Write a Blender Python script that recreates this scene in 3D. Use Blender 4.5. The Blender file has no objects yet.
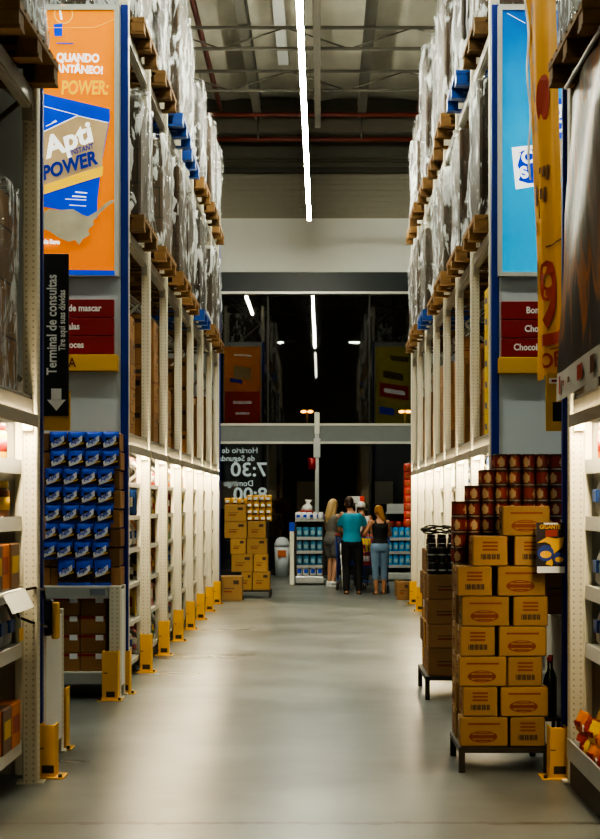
import bpy, bmesh, math, random
from mathutils import Vector, Matrix, noise

R = random.Random(11)
SC = bpy.context.scene
COL = SC.collection
PI = math.pi

# ------------------------------------------------------------------ camera
F, CX, CY, EYE = 1600.0, 322.0, 503.0, 1.6          # photograph frame 600 x 839
cam_d = bpy.data.cameras.new('camera')
cam = bpy.data.objects.new('camera', cam_d)
COL.objects.link(cam)
cam.location = (0, 0, EYE)
cam.rotation_euler = (PI / 2, 0, 0)
cam_d.sensor_fit = 'VERTICAL'
cam_d.sensor_height = 36.0
cam_d.lens = F / 839 * 36.0
cam_d.shift_x = -(CX - 300) / 839
cam_d.shift_y = (CY - 419.5) / 839
cam_d.clip_end = 400
cam_d.dof.use_dof = True
cam_d.dof.focus_distance = 14.5
cam_d.dof.aperture_fstop = 7.0
SC.camera = cam


def XZ(px, py, D):
    """size helper: where a photographed point lies on a sign standing at distance D"""
    return ((px - CX) / F * D, EYE - (py - CY) / F * D)


# ------------------------------------------------------------------ materials
MATS = {}


def nodes_of(name):
    m = bpy.data.materials.new(name)
    m.use_nodes = True
    nt = m.node_tree
    b = nt.nodes['Principled BSDF']
    return m, nt, b


def mat(name, col, rough=.55, metal=0.0, var=.14, scale=7.0, rnd=0.0, bump=0.0, emit=0.0, alpha=1.0, stretch=(1, 1, 1), spec=.5):
    if name in MATS:
        return MATS[name]
    m, nt, b = nodes_of(name)
    N, L = nt.nodes, nt.links
    tc = N.new('ShaderNodeTexCoord')
    mp = N.new('ShaderNodeMapping')
    mp.inputs['Scale'].default_value = stretch
    L.new(tc.outputs['Object'], mp.inputs['Vector'])
    nz = N.new('ShaderNodeTexNoise')
    nz.inputs['Scale'].default_value = scale
    nz.inputs['Detail'].default_value = 4
    L.new(mp.outputs['Vector'], nz.inputs['Vector'])
    mx = N.new('ShaderNodeMix')
    mx.data_type = 'RGBA'
    mx.inputs['A'].default_value = (*[max(0, c * (1 - var)) for c in col], 1)
    mx.inputs['B'].default_value = (*[min(1, c * (1 + var)) for c in col], 1)
    L.new(nz.outputs['Fac'], mx.inputs['Factor'])
    out = mx.outputs['Result']
    if rnd:
        oi = N.new('ShaderNodeObjectInfo')
        mr = N.new('ShaderNodeMapRange')
        mr.inputs['To Min'].default_value = 1 - rnd
        mr.inputs['To Max'].default_value = 1 + rnd
        L.new(oi.outputs['Random'], mr.inputs['Value'])
        hs = N.new('ShaderNodeHueSaturation')
        L.new(mr.outputs['Result'], hs.inputs['Value'])
        L.new(out, hs.inputs['Color'])
        out = hs.outputs['Color']
    L.new(out, b.inputs['Base Color'])
    b.inputs['Roughness'].default_value = rough
    b.inputs['Metallic'].default_value = metal
    b.inputs['Specular IOR Level'].default_value = spec
    b.inputs['Alpha'].default_value = alpha
    if bump:
        bp = N.new('ShaderNodeBump')
        bp.inputs['Strength'].default_value = bump
        bp.inputs['Distance'].default_value = .02
        L.new(nz.outputs['Fac'], bp.inputs['Height'])
        L.new(bp.outputs['Normal'], b.inputs['Normal'])
    if emit:
        L.new(out, b.inputs['Emission Color'])
        b.inputs['Emission Strength'].default_value = emit
    MATS[name] = m
    return m


def lamp_mat(name, col, strength):
    m, nt, b = nodes_of(name)
    b.inputs['Base Color'].default_value = (*col, 1)
    b.inputs['Emission Color'].default_value = (*col, 1)
    b.inputs['Emission Strength'].default_value = strength
    return m


def lightbox_mat(name, c0, c1, emit, axis='Z', lo=0.0, hi=1.0):
    """back-lit print whose ink runs from c0 to c1 across the sheet"""
    m, nt, b = nodes_of(name)
    N, L = nt.nodes, nt.links
    tc = N.new('ShaderNodeTexCoord')
    sp = N.new('ShaderNodeSeparateXYZ')
    L.new(tc.outputs['Object'], sp.inputs['Vector'])
    nz = N.new('ShaderNodeTexNoise')
    nz.inputs['Scale'].default_value = 2.2
    nz.inputs['Detail'].default_value = 3
    L.new(tc.outputs['Object'], nz.inputs['Vector'])
    mr = N.new('ShaderNodeMapRange')
    mr.inputs['From Min'].default_value = lo
    mr.inputs['From Max'].default_value = hi
    L.new(sp.outputs[axis], mr.inputs['Value'])
    ad = N.new('ShaderNodeMath')
    ad.operation = 'MULTIPLY_ADD'
    ad.inputs[1].default_value = .5
    L.new(nz.outputs['Fac'], ad.inputs[0])
    su = N.new('ShaderNodeMath')
    su.operation = 'SUBTRACT'
    su.inputs[1].default_value = .25
    L.new(mr.outputs['Result'], su.inputs[0])
    L.new(su.outputs['Value'], ad.inputs[2])
    mx = N.new('ShaderNodeMix')
    mx.data_type = 'RGBA'
    mx.clamp_factor = True
    mx.inputs['A'].default_value = (*c0, 1)
    mx.inputs['B'].default_value = (*c1, 1)
    L.new(ad.outputs['Value'], mx.inputs['Factor'])
    L.new(mx.outputs['Result'], b.inputs['Base Color'])
    L.new(mx.outputs['Result'], b.inputs['Emission Color'])
    b.inputs['Emission Strength'].default_value = emit
    b.inputs['Roughness'].default_value = .35
    return m


def upright_mat():
    """cream enamel with rows of dark punched slots"""
    m, nt, b = nodes_of('cream_perforated_steel')
    N, L = nt.nodes, nt.links
    tc = N.new('ShaderNodeTexCoord')
    sp = N.new('ShaderNodeSeparateXYZ')
    L.new(tc.outputs['Object'], sp.inputs['Vector'])

    def mth(op, a, v=None, c=None):
        n = N.new('ShaderNodeMath')
        n.operation = op
        for i, q in enumerate((a, v, c)):
            if q is None:
                continue
            if isinstance(q, (int, float)):
                n.inputs[i].default_value = q
            else:
                L.new(q, n.inputs[i])
        return n.outputs['Value']

    fz = mth('FRACT', mth('MULTIPLY', sp.outputs['Z'], 1 / .034))
    inz = mth('LESS_THAN', mth('ABSOLUTE', mth('SUBTRACT', fz, .5)), .17)

    def near(o, at):
        return mth('LESS_THAN', mth('ABSOLUTE', mth('SUBTRACT', mth('ABSOLUTE', o), at)), .0045)
    hole = mth('MULTIPLY', inz, mth('MAXIMUM', near(sp.outputs['X'], .02), near(sp.outputs['Y'], .02)))
    nz = N.new('ShaderNodeTexNoise')
    nz.inputs['Scale'].default_value = 6
    L.new(tc.outputs['Object'], nz.inputs['Vector'])
    c0 = N.new('ShaderNodeMix')
    c0.data_type = 'RGBA'
    c0.inputs['A'].default_value = (.56, .525, .42, 1)
    c0.inputs['B'].default_value = (.66, .62, .50, 1)
    L.new(nz.outputs['Fac'], c0.inputs['Factor'])
    c1 = N.new('ShaderNodeMix')
    c1.data_type = 'RGBA'
    c1.inputs['B'].default_value = (.34, .31, .25, 1)
    L.new(c0.outputs['Result'], c1.inputs['A'])
    L.new(hole, c1.inputs['Factor'])
    L.new(c1.outputs['Result'], b.inputs['Base Color'])
    b.inputs['Roughness'].default_value = .5
    return m


def floor_mat():
    m, nt, b = nodes_of('polished_concrete')
    N, L = nt.nodes, nt.links
    tc = N.new('ShaderNodeTexCoord')

    def nz(scale, detail, st=(1, 1, 1)):
        mp = N.new('ShaderNodeMapping')
        mp.inputs['Scale'].default_value = st
        L.new(tc.outputs['Object'], mp.inputs['Vector'])
        n = N.new('ShaderNodeTexNoise')
        n.inputs['Scale'].default_value = scale
        n.inputs['Detail'].default_value = detail
        L.new(mp.outputs['Vector'], n.inputs['Vector'])
        return n.outputs['Fac']
    big, fine, sweep = nz(.9, 5), nz(60, 3), nz(.9, 5, (.5, 1.3, 1))
    r1 = N.new('ShaderNodeValToRGB')
    r1.color_ramp.elements[0].position = .36
    r1.color_ramp.elements[0].color = (.112, .120, .108, 1)
    r1.color_ramp.elements[1].position = .66
    r1.color_ramp.elements[1].color = (.215, .232, .218, 1)
    L.new(big, r1.inputs['Fac'])
    mx = N.new('ShaderNodeMix')
    mx.data_type = 'RGBA'
    mx.blend_type = 'MULTIPLY'
    mx.inputs['Factor'].default_value = .35
    L.new(r1.outputs['Color'], mx.inputs['A'])
    L.new(fine, mx.inputs['B'])
    # sawn joint across the aisle, chipped along its edges
    sp = N.new('ShaderNodeSeparateXYZ')
    L.new(tc.outputs['Object'], sp.inputs['Vector'])

    def mth(op, a, v):
        n = N.new('ShaderNodeMath')
        n.operation = op
        for i, q in enumerate((a, v)):
            if isinstance(q, (int, float)):
                n.inputs[i].default_value = q
            else:
                L.new(q, n.inputs[i])
        return n.outputs['Value']
    chip = nz(9, 6)
    w = mth('MULTIPLY', mth('POWER', chip, 3.0), .16)
    d = mth('ABSOLUTE', mth('SUBTRACT', sp.outputs['Y'], 8.0), 0)
    j = mth('LESS_THAN', d, mth('ADD', w, .004))
    m2 = N.new('ShaderNodeMix')
    m2.data_type = 'RGBA'
    m2.inputs['B'].default_value = (.07, .06, .045, 1)
    L.new(mx.outputs['Result'], m2.inputs['A'])
    L.new(j, m2.inputs['Factor'])
    L.new(m2.outputs['Result'], b.inputs['Base Color'])
    rr = N.new('ShaderNodeMapRange')
    rr.inputs['From Min'].default_value = .3
    rr.inputs['From Max'].default_value = .7
    rr.inputs['To Min'].default_value = .27
    rr.inputs['To Max'].default_value = .34
    L.new(sweep, rr.inputs['Value'])
    L.new(rr.outputs['Result'], b.inputs['Roughness'])
    b.inputs['Specular IOR Level'].default_value = .8
    return m


def wrap_mat(name='stretch_film', tint=(.74, .77, .78), lo=.0, hi=.72):
    """crinkled clear stretch film: milky streaks painted in for its highlights, clear and glinting in between"""
    m = bpy.data.materials.new(name)
    m.use_nodes = True
    nt = m.node_tree
    N, L = nt.nodes, nt.links
    N.clear()
    out = N.new('ShaderNodeOutputMaterial')
    tc = N.new('ShaderNodeTexCoord')
    oi = N.new('ShaderNodeObjectInfo')
    av = N.new('ShaderNodeVectorMath')
    av.operation = 'ADD'
    sc_ = N.new('ShaderNodeVectorMath')
    sc_.operation = 'SCALE'
    sc_.inputs[0].default_value = (7, 11, 5)
    L.new(oi.outputs['Random'], sc_.inputs['Scale'])
    L.new(tc.outputs['Object'], av.inputs[0])
    L.new(sc_.outputs['Vector'], av.inputs[1])

    def noise_(scale, st, det, dist):
        mp = N.new('ShaderNodeMapping')
        mp.inputs['Scale'].default_value = st
        mp.inputs['Rotation'].default_value = (.2, .15, 0)
        L.new(av.outputs['Vector'], mp.inputs['Vector'])
        nz = N.new('ShaderNodeTexNoise')
        nz.inputs['Scale'].default_value = scale
        nz.inputs['Detail'].default_value = det
        nz.inputs['Roughness'].default_value = .6
        nz.inputs['Distortion'].default_value = dist
        L.new(mp.outputs['Vector'], nz.inputs['Vector'])
        return nz.outputs['Fac']
    streak = noise_(2.2, (1.7, 1.7, .75), 7, .9)
    fine = noise_(9, (1, 1, .35), 5, 1.6)
    rp = N.new('ShaderNodeMapRange')
    rp.inputs['From Min'].default_value = .505
    rp.inputs['From Max'].default_value = .565
    rp.inputs['To Min'].default_value = lo
    rp.inputs['To Max'].default_value = hi
    mk = N.new('ShaderNodeMath')
    mk.operation = 'MULTIPLY_ADD'
    mk.inputs[1].default_value = .45
    L.new(fine, mk.inputs[0])
    s2 = N.new('ShaderNodeMath')
    s2.operation = 'MULTIPLY'
    s2.inputs[1].default_value = .55
    L.new(streak, s2.inputs[0])
    L.new(s2.outputs['Value'], mk.inputs[2])
    L.new(mk.outputs['Value'], rp.inputs['Value'])
    bp = N.new('ShaderNodeBump')
    bp.inputs['Strength'].default_value = 1.0
    bp.inputs['Distance'].default_value = .09
    ad = N.new('ShaderNodeMath')
    L.new(streak, ad.inputs[0])
    L.new(fine, ad.inputs[1])
    L.new(ad.outputs['Value'], bp.inputs['Height'])
    tr = N.new('ShaderNodeBsdfTransparent')
    df = N.new('ShaderNodeBsdfDiffuse')
    df.inputs['Color'].default_value = (*tint, 1)
    gl = N.new('ShaderNodeBsdfGlossy')
    gl.inputs['Roughness'].default_value = .13
    gl.inputs['Color'].default_value = (.9, .93, .95, 1)
    for n in (df, gl):
        L.new(bp.outputs['Normal'], n.inputs['Normal'])
    m1 = N.new('ShaderNodeMixShader')
    L.new(rp.outputs['Result'], m1.inputs['Fac'])
    L.new(tr.outputs['BSDF'], m1.inputs[1])
    L.new(df.outputs['BSDF'], m1.inputs[2])
    m2 = N.new('ShaderNodeMixShader')
    m2.inputs['Fac'].default_value = .07
    L.new(m1.outputs['Shader'], m2.inputs[1])
    L.new(gl.outputs['BSDF'], m2.inputs[2])
    L.new(m2.outputs['Shader'], out.inputs['Surface'])
    return m


def packed_mat(name, c, mortar):
    """cartons packed tight: courses of cardboard with dark gaps"""
    m, nt, b = nodes_of(name)
    N, L = nt.nodes, nt.links
    tc = N.new('ShaderNodeTexCoord')
    sp = N.new('ShaderNodeSeparateXYZ')
    L.new(tc.outputs['Object'], sp.inputs['Vector'])
    ad = N.new('ShaderNodeMath')
    L.new(sp.outputs['X'], ad.inputs[0])
    L.new(sp.outputs['Y'], ad.inputs[1])
    cb = N.new('ShaderNodeCombineXYZ')
    L.new(ad.outputs['Value'], cb.inputs['X'])
    L.new(sp.outputs['Z'], cb.inputs['Y'])
    br = N.new('ShaderNodeTexBrick')
    br.inputs['Scale'].default_value = 1
    br.inputs['Brick Width'].default_value = .4
    br.inputs['Row Height'].default_value = .29
    br.inputs['Mortar Size'].default_value = .005
    br.inputs['Color1'].default_value = (*c, 1)
    br.inputs['Color2'].default_value = (*[x * .7 for x in c], 1)
    br.inputs['Mortar'].default_value = (*mortar, 1)
    L.new(cb.outputs['Vector'], br.inputs['Vector'])
    oi = N.new('ShaderNodeObjectInfo')
    mr = N.new('ShaderNodeMapRange')
    mr.inputs['To Min'].default_value = .6
    mr.inputs['To Max'].default_value = 1.25
    L.new(oi.outputs['Random'], mr.inputs['Value'])
    hs = N.new('ShaderNodeHueSaturation')
    L.new(mr.outputs['Result'], hs.inputs['Value'])
    L.new(br.outputs['Color'], hs.inputs['Color'])
    L.new(hs.outputs['Color'], b.inputs['Base Color'])
    b.inputs['Roughness'].default_value = .7
    return m


M_UP = upright_mat()
M_CREAM = mat('cream_enamel', (.80, .76, .62), .45, var=.08)
M_BEAM = mat('grey_cream_steel', (.34, .32, .27), .4, var=.1)
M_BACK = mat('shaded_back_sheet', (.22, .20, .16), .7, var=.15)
M_SHELF = mat('shelf_grey_white', (.52, .50, .44), .5, var=.1)
M_GALV = mat('galvanised_steel', (.52, .54, .54), .35, .6, var=.1)
M_WHITE = mat('white_sheet', (.74, .73, .68), .5, var=.05)
M_PANEL = mat('pale_grey_panel', (.54, .59, .62), .5, var=.04, scale=2)
M_BLUE = mat('blue_trim', (.006, .03, .24), .4, var=.12)
M_YEL = mat('safety_yellow', (.70, .37, .02), .45, var=.12)
M_SCUFF = mat('scuffed_dark', (.05, .035, .02), .7)
M_SIGNY = mat('sign_yellow', (.66, .37, .02), .5, var=.05)
M_SIGNR = mat('sign_red', (.26, .012, .015), .45, var=.08)
M_BLACK = mat('sign_black', (.012, .011, .010), .35, var=.1)
M_TXTW = mat('white_lettering', (.80, .79, .75), .5, var=.02)
M_DARKST = mat('dark_painted_steel', (.035, .028, .022), .5)
M_CARD = mat('kraft_cardboard', (.30, .175, .062), .75, var=.14, scale=5, rnd=.2, bump=.05)
M_CARD2 = mat('brown_cardboard', (.26, .135, .052), .75, var=.16, scale=5, rnd=.28)
M_TAPE = mat('packing_tape', (.42, .27, .12), .3, var=.06)
M_PRINT = mat('oxide_print', (.21, .05, .014), .7, var=.1)
M_BAR = mat('dark_print', (.05, .03, .02), .7)
M_WOOD = mat('pallet_wood', (.21, .115, .042), .75, var=.35, scale=9, rnd=.25, stretch=(1, 6, 1))
M_BLUEPAL = mat('blue_plastic', (.008, .065, .32), .4, var=.1)
M_WRAP = wrap_mat()
M_WRAP2 = wrap_mat('hazy_stretch_film', (.78, .81, .81), .0, .85)
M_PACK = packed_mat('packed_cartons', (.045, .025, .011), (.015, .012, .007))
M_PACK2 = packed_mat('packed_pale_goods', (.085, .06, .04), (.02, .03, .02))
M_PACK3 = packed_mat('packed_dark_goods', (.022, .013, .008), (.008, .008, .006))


# ------------------------------------------------------------------ mesh builder
class MB:
    def __init__(s):
        s.bm = bmesh.new()

    def face(s, pts, m=0):
        vs = [s.bm.verts.new(p) for p in pts]
        f = s.bm.faces.new(vs)
        f.material_index = m
        return f

    def box(s, x0, x1, y0, y1, z0, z1, m=0, bev=0.0):
        if x0 > x1: x0, x1 = x1, x0
        if y0 > y1: y0, y1 = y1, y0
        v = [s.bm.verts.new((x, y, z)) for z in (z0, z1) for y in (y0, y1) for x in (x0, x1)]
        fs = []
        for q in ((0, 2, 3, 1), (4, 5, 7, 6), (0, 1, 5, 4), (2, 6, 7, 3), (0, 4, 6, 2), (1, 3, 7, 5)):
            f = s.bm.faces.new([v[i] for i in q])
            f.material_index = m
            fs.append(f)
        if bev:
            es = list({e for f in fs for e in f.edges})
            r = bmesh.ops.bevel(s.bm, geom=es, offset=bev, segments=1, affect='EDGES', profile=.5)
            for f in r['faces']:
                f.material_index = m
        return s

    def cyl(s, p0, p1, r0, r1=None, n=10, m=0, caps=True, sq=1.0):
        p0, p1 = Vector(p0), Vector(p1)
        r1 = r0 if r1 is None else r1
        d = (p1 - p0)
        if d.length < 1e-7:
            return s
        d.normalize()
        a = Vector((1, 0, 0)) if abs(d.x) < .8 else Vector((0, 1, 0))
        u = d.cross(a).normalized()
        w = d.cross(u)
        rings = []
        for p, r in ((p0, r0), (p1, r1)):
            rings.append([s.bm.verts.new(p + u * (r * math.cos(2 * PI * i / n)) + w * (r * sq * math.sin(2 * PI * i / n))) for i in range(n)])
        for i in range(n):
            f = s.bm.faces.new((rings[0][i], rings[0][(i + 1) % n], rings[1][(i + 1) % n], rings[1][i]))
            f.material_index = m
            f.smooth = True
        if caps:
            f = s.bm.faces.new(rings[0][::-1]); f.material_index = m
            f = s.bm.faces.new(rings[1]); f.material_index = m
        return s

    def lathe(s, prof, n=14, c=(0, 0, 0), m=0, sx=1.0, sy=1.0):
        """prof: (radius, z, material of the band above)"""
        c = Vector(c)
        rings = []
        for pr in prof:
            r, z = pr[0], pr[1]
            rings.append([s.bm.verts.new(c + Vector((r * sx * math.cos(2 * PI * i / n), r * sy * math.sin(2 * PI * i / n), z))) for i in range(n)])
        for k in range(len(rings) - 1):
            mm = prof[k][2] if len(prof[k]) > 2 else m
            for i in range(n):
                f = s.bm.faces.new((rings[k][i], rings[k][(i + 1) % n], rings[k + 1][(i + 1) % n], rings[k + 1][i]))
                f.material_index = mm
                f.smooth = True
        f = s.bm.faces.new(rings[0][::-1]); f.material_index = prof[0][2] if len(prof[0]) > 2 else m
        f = s.bm.faces.new(rings[-1]); f.material_index = prof[-1][2] if len(prof[-1]) > 2 else m
        return s

    def ball(s, c, rx, ry=None, rz=None, m=0, n=12, k=8, rot=None):
        ry = rx if ry is None else ry
        rz = rx if rz is None else rz
        c = Vector(c)
        rings = []
        for j in range(1, k):
            t = PI * j / k
            row = []
            for i in range(n):
                v = Vector((rx * math.sin(t) * math.cos(2 * PI * i / n), ry * math.sin(t) * math.sin(2 * PI * i / n), -rz * math.cos(t)))
                if rot is not None:
                    v = rot @ v
                row.append(s.bm.verts.new(c + v))
            rings.append(row)
        lo, hi = Vector((0, 0, -rz)), Vector((0, 0, rz))
        if rot is not None:
            lo, hi = rot @ lo, rot @ hi
        b0, t0 = s.bm.verts.new(c + lo), s.bm.verts.new(c + hi)
        fs = []
        for i in range(n):
            fs.append(s.bm.faces.new((b0, rings[0][(i + 1) % n], rings[0][i])))
            fs.append(s.bm.faces.new((t0, rings[-1][i], rings[-1][(i + 1) % n])))
            for j in range(len(rings) - 1):
                fs.append(s.bm.faces.new((rings[j][i], rings[j][(i + 1) % n], rings[j + 1][(i + 1) % n], rings[j + 1][i])))
        for f in fs:
            f.material_index = m
            f.smooth = True
        return s

    def loft(s, secs, n=16, m=0):
        """secs: (x, y, z, rx, ry) level sections joined upward"""
        rings = [[s.bm.verts.new((x + rx * math.cos(2 * PI * i / n), y + ry * math.sin(2 * PI * i / n), z)) for i in range(n)] for x, y, z, rx, ry in secs]
        for k in range(len(rings) - 1):
            for i in range(n):
                f = s.bm.faces.new((rings[k][i], rings[k][(i + 1) % n], rings[k + 1][(i + 1) % n], rings[k + 1][i]))
                f.material_index = m
                f.smooth = True
        s.bm.faces.new(rings[0][::-1]).material_index = m
        s.bm.faces.new(rings[-1]).material_index = m
        return s

    def prism(s, pts, y0, y1, m=0):
        """polygon in X,Z pushed from y0 to y1"""
        a = [s.bm.verts.new((x, y0, z)) for x, z in pts]
        b = [s.bm.verts.new((x, y1, z)) for x, z in pts]
        n = len(pts)
        for i in range(n):
            s.bm.faces.new((a[i], a[(i + 1) % n], b[(i + 1) % n], b[i])).material_index = m
        s.bm.faces.new(a).material_index = m
        s.bm.faces.new(b[::-1]).material_index = m
        return s

    def mesh(s, name, mats):
        bmesh.ops.recalc_face_normals(s.bm, faces=s.bm.faces[:])
        me = bpy.data.meshes.new(name)
        s.bm.to_mesh(me)
        s.bm.free()
        for m in (mats if isinstance(mats, (list, tuple)) else [mats]):
            me.materials.append(m)
        return me

    def build(s, name, mats, parent=None, loc=(0, 0, 0), rz=0.0):
        return put(name, s.mesh(name, mats), parent, loc, rz)


def put(name, me, parent=None, loc=(0, 0, 0), rz=0.0):
    o = bpy.data.objects.new(name, me)
    COL.objects.link(o)
    o.parent = parent
    o.location = loc
    if rz:
        o.rotation_euler = (0, 0, rz)
    return o


LABELS = {}


def tag(o, label, cat, group=None, kind=None):
    if label:
        o['label'] = label
        LABELS.setdefault(label, []).append(o.name)
    if cat:
        o['category'] = cat
    if group:
        o['group'] = group
    if kind:
        o['kind'] = kind
    return o


def thing(name, label, cat, loc=(0, 0, 0), rz=0.0, group=None):
    o = bpy.data.objects.new(name, None)
    o.empty_display_size = .1
    COL.objects.link(o)
    o.location = loc
    o.rotation_euler = (0, 0, rz)
    return tag(o, label, cat, group)


def struct(name, b, m, loc=(0, 0, 0), parent=None):
    o = b.build(name, m, parent, loc)
    o['kind'] = 'structure'
    return o


KIDS = {}


def dup(src, loc, rz, label, cat, group=None):
    r = src.copy()
    COL.objects.link(r)
    r.location = loc
    r.rotation_euler = (0, 0, rz)
    for k in ('label', 'category', 'group'):
        if k in r:
            del r[k]
    tag(r, label, cat, group)
    kids = KIDS.get(src.name)
    if kids is None:
        kids = KIDS[src.name] = [(c, list(c.children)) for c in src.children]
    for c, gs in kids:
        d = c.copy()
        COL.objects.link(d)
        d.parent = r
        for g in gs:
            h = g.copy()
            COL.objects.link(h)
            h.parent = d
    return r


FIRST = {}


def place(key, builder, loc, rz, label, cat, group=None):
    """first call builds the kind, later calls copy it with its parts"""
    if key not in FIRST:
        o = FIRST[key] = builder()
        o.location = loc
        o.rotation_euler = (0, 0, rz)
        return tag(o, label, cat, group)
    return dup(FIRST[key], loc, rz, label, cat, group)


def empty(name):
    o = bpy.data.objects.new(name, None)
    o.empty_display_size = .1
    COL.objects.link(o)
    return o


TXT = {}


def text_mesh(s, size, m, bold=0.0, shear=0.0, ext=.001, align='LEFT', xs=1.0):
    key = (s, size, m.name, bold, shear, align, xs)
    if key in TXT:
        return TXT[key]
    cu = bpy.data.curves.new('lettering', 'FONT')
    cu.body = s
    cu.size = size
    cu.extrude = ext
    cu.offset = bold
    cu.shear = shear
    cu.align_x = align
    cu.resolution_u = 3
    o = bpy.data.objects.new('lettering', cu)
    me = bpy.data.meshes.new_from_object(o)
    bpy.data.objects.remove(o)
    bpy.data.curves.remove(cu)
    if xs != 1.0:
        me.transform(Matrix.Diagonal((xs, 1, 1, 1)))
    me.materials.clear()
    me.materials.append(m)
    TXT[key] = me
    return me


def text(s, size, m, parent, loc, rot=(PI / 2, 0, 0), **k):
    """lettering: rot (90,0,0) faces the entrance end (-Y)"""
    o = put('lettering', text_mesh(s, size, m, **k), parent, loc)
    o.rotation_euler = rot
    return o


ORD = ['first', 'second', 'third', 'fourth', 'fifth', 'sixth', 'seventh', 'eighth', 'ninth', 'tenth', 'eleventh', 'twelfth']

# ------------------------------------------------------------------ the store: positions
XL, XR = -1.64, 1.42                # aisle faces of the two far racks
Y0, PITCH = 13.60, 1.70             # their uprights along the aisle
YS = [Y0 + PITCH * k for k in range(8)]          # 13.6 ... 25.5
NY = [9.15, 7.45, 5.75]             # uprights of the two near racks
YG = 35.5                           # glass front
DEP = 1.15                          # rack depth
RK = {'FL': 'orange-advert rack', 'FR': 'blue-advert rack', 'NL': 'terminal-sign rack', 'NR': 'draped-banner rack'}

# ------------------------------------------------------------------ setting
b = MB(); b.box(-9, 9, -6, YG, -.12, 0)
struct('floor', b, floor_mat())
b = MB(); b.box(-40, 40, YG + .2, 120, -.2, -.05)
struct('ground', b, mat('dark_asphalt', (.02, .02, .022), .8, var=.3))

M_ROOF = mat('roof_blanket', (.56, .54, .46), .85, var=.25, scale=2.2, stretch=(1, .5, 1), bump=.6)
b = MB()
nx, ny = 60, 60
g = [[b.bm.verts.new((-9 + 18 * i / nx, -6 + (YG + 6.2) * j / ny, 10.35 + .10 * abs(math.sin((-9 + 18 * i / nx) * 1.5)) + .03 * noise.noise((i * .7, j * .9, 0)))) for i in range(nx + 1)] for j in range(ny + 1)]
for j in range(ny):
    for i in range(nx):
        f = b.bm.faces.new((g[j][i], g[j][i + 1], g[j + 1][i + 1], g[j + 1][i]))
        f.smooth = True
struct('ceiling', b, M_ROOF)

M_WALLD = mat('dim_side_wall', (.20, .19, .16), .8)
for nm, x in (('wall_left', -9.1), ('wall_right', 9.0)):
    b = MB(); b.box(x, x + .1, -6, YG, 0, 10.5)
    struct(nm, b, M_WALLD)
b = MB(); b.box(-9, 9, -6.15, -6, 0, 10.5)
struct('wall_back', b, mat('back_wall', (.30, .28, .23), .8))

# glass front: upper wall, ribbed cladding, header, glazing, transom band
b = MB(); b.box(-9, 9, YG - .10, YG + .15, 6.70, 7.90)
struct('wall_front', b, mat('white_plaster', (.90, .91, .86), .7, var=.05, scale=1.5))
M_CLAD = mat('ribbed_cladding', (.40, .38, .31), .6, var=.06)
b = MB()
for k in range(12):
    z = 7.90 + k * .125
    b.box(-9, 9, YG - .06, YG + .15, z, z + .105)
    b.box(-9, 9, YG - .03, YG + .15, z + .105, z + .125)
struct('trim_1', b, M_CLAD)
b = MB(); b.box(-9, 9, YG - .16, YG + .18, 6.27, 6.70)
struct('trim_2', b, mat('slate_header', (.014, .023, .029), .4, var=.1))
b = MB(); b.box(-9, 9, YG - .18, YG + .1, 6.22, 6.27)
struct('trim_3', b, mat('pale_aluminium', (.62, .62, .56), .35, .3, var=.05))
b = MB(); b.box(-9, 9, YG - .12, YG + .1, 2.96, 3.31)
struct('trim_4', b, mat('grey_transom', (.20, .22, .22), .4, var=.08))
b = MB(); b.box(-9, 9, YG - .14, YG + .1, 3.31, 3.36); b.box(-9, 9, YG - .14, YG + .1, 2.91, 2.96)
struct('trim_5', b, MATS['pale_aluminium'])


def glass_mat():
    m = bpy.data.materials.new('night_glass')
    m.use_nodes = True
    nt = m.node_tree
    N, L = nt.nodes, nt.links
    N.clear()
    out = N.new('ShaderNodeOutputMaterial')
    tr = N.new('ShaderNodeBsdfTransparent')
    tr.inputs['Color'].default_value = (.8, .82, .8, 1)
    gl = N.new('ShaderNodeBsdfGlossy')
    gl.inputs['Roughness'].default_value = .015
    mx = N.new('ShaderNodeMixShader')
    fr = N.new('ShaderNodeFresnel')
    fr.inputs['IOR'].default_value = 1.5
    nz = N.new('ShaderNodeTexNoise')
    nz.inputs['Scale'].default_value = .6
    ad = N.new('ShaderNodeMath')
    ad.operation = 'MULTIPLY_ADD'
    ad.inputs[1].default_value = .03
    L.new(nz.outputs['Fac'], ad.inputs[0])
    md = N.new('ShaderNodeMath')
    md.operation = 'MULTIPLY'
    md.inputs[1].default_value = 1.25
    L.new(fr.outputs['Fac'], md.inputs[0])
    L.new(md.outputs['Value'], ad.inputs[2])
    L.new(ad.outputs['Value'], mx.inputs['Fac'])
    L.new(tr.outputs['BSDF'], mx.inputs[1])
    L.new(gl.outputs['BSDF'], mx.inputs[2])
    L.new(mx.outputs['Shader'], out.inputs['Surface'])
    return m


M_GLASS = glass_mat()
xs_m = [-9, -6.2, -3.4, -1.2, 1.05, 3.3, 6.2, 9]
k = 0
for z0, z1 in ((.12, 2.91), (3.36, 6.22)):
    for i in range(len(xs_m) - 1):
        k += 1
        b = MB(); b.box(xs_m[i] + .01, xs_m[i + 1] - .01, YG, YG + .012, z0, z1)
        struct('window_%d' % k, b, M_GLASS)
M_MULL = mat('black_mullion', (.02, .02, .02), .4)
for i, x in enumerate(xs_m[1:-1]):
    b = MB(); b.box(x - .02, x + .02, YG - .02, YG + .08, 0, 2.91); b.box(x - .02, x + .02, YG - .0, YG + .08, 3.36, 6.22)
    struct('trim_%d' % (6 + i), b, M_MULL)
b = MB(); b.box(-9, 9, YG - .05, YG + .1, 0, .12)
struct('baseboard_front', b, M_MULL)

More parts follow.
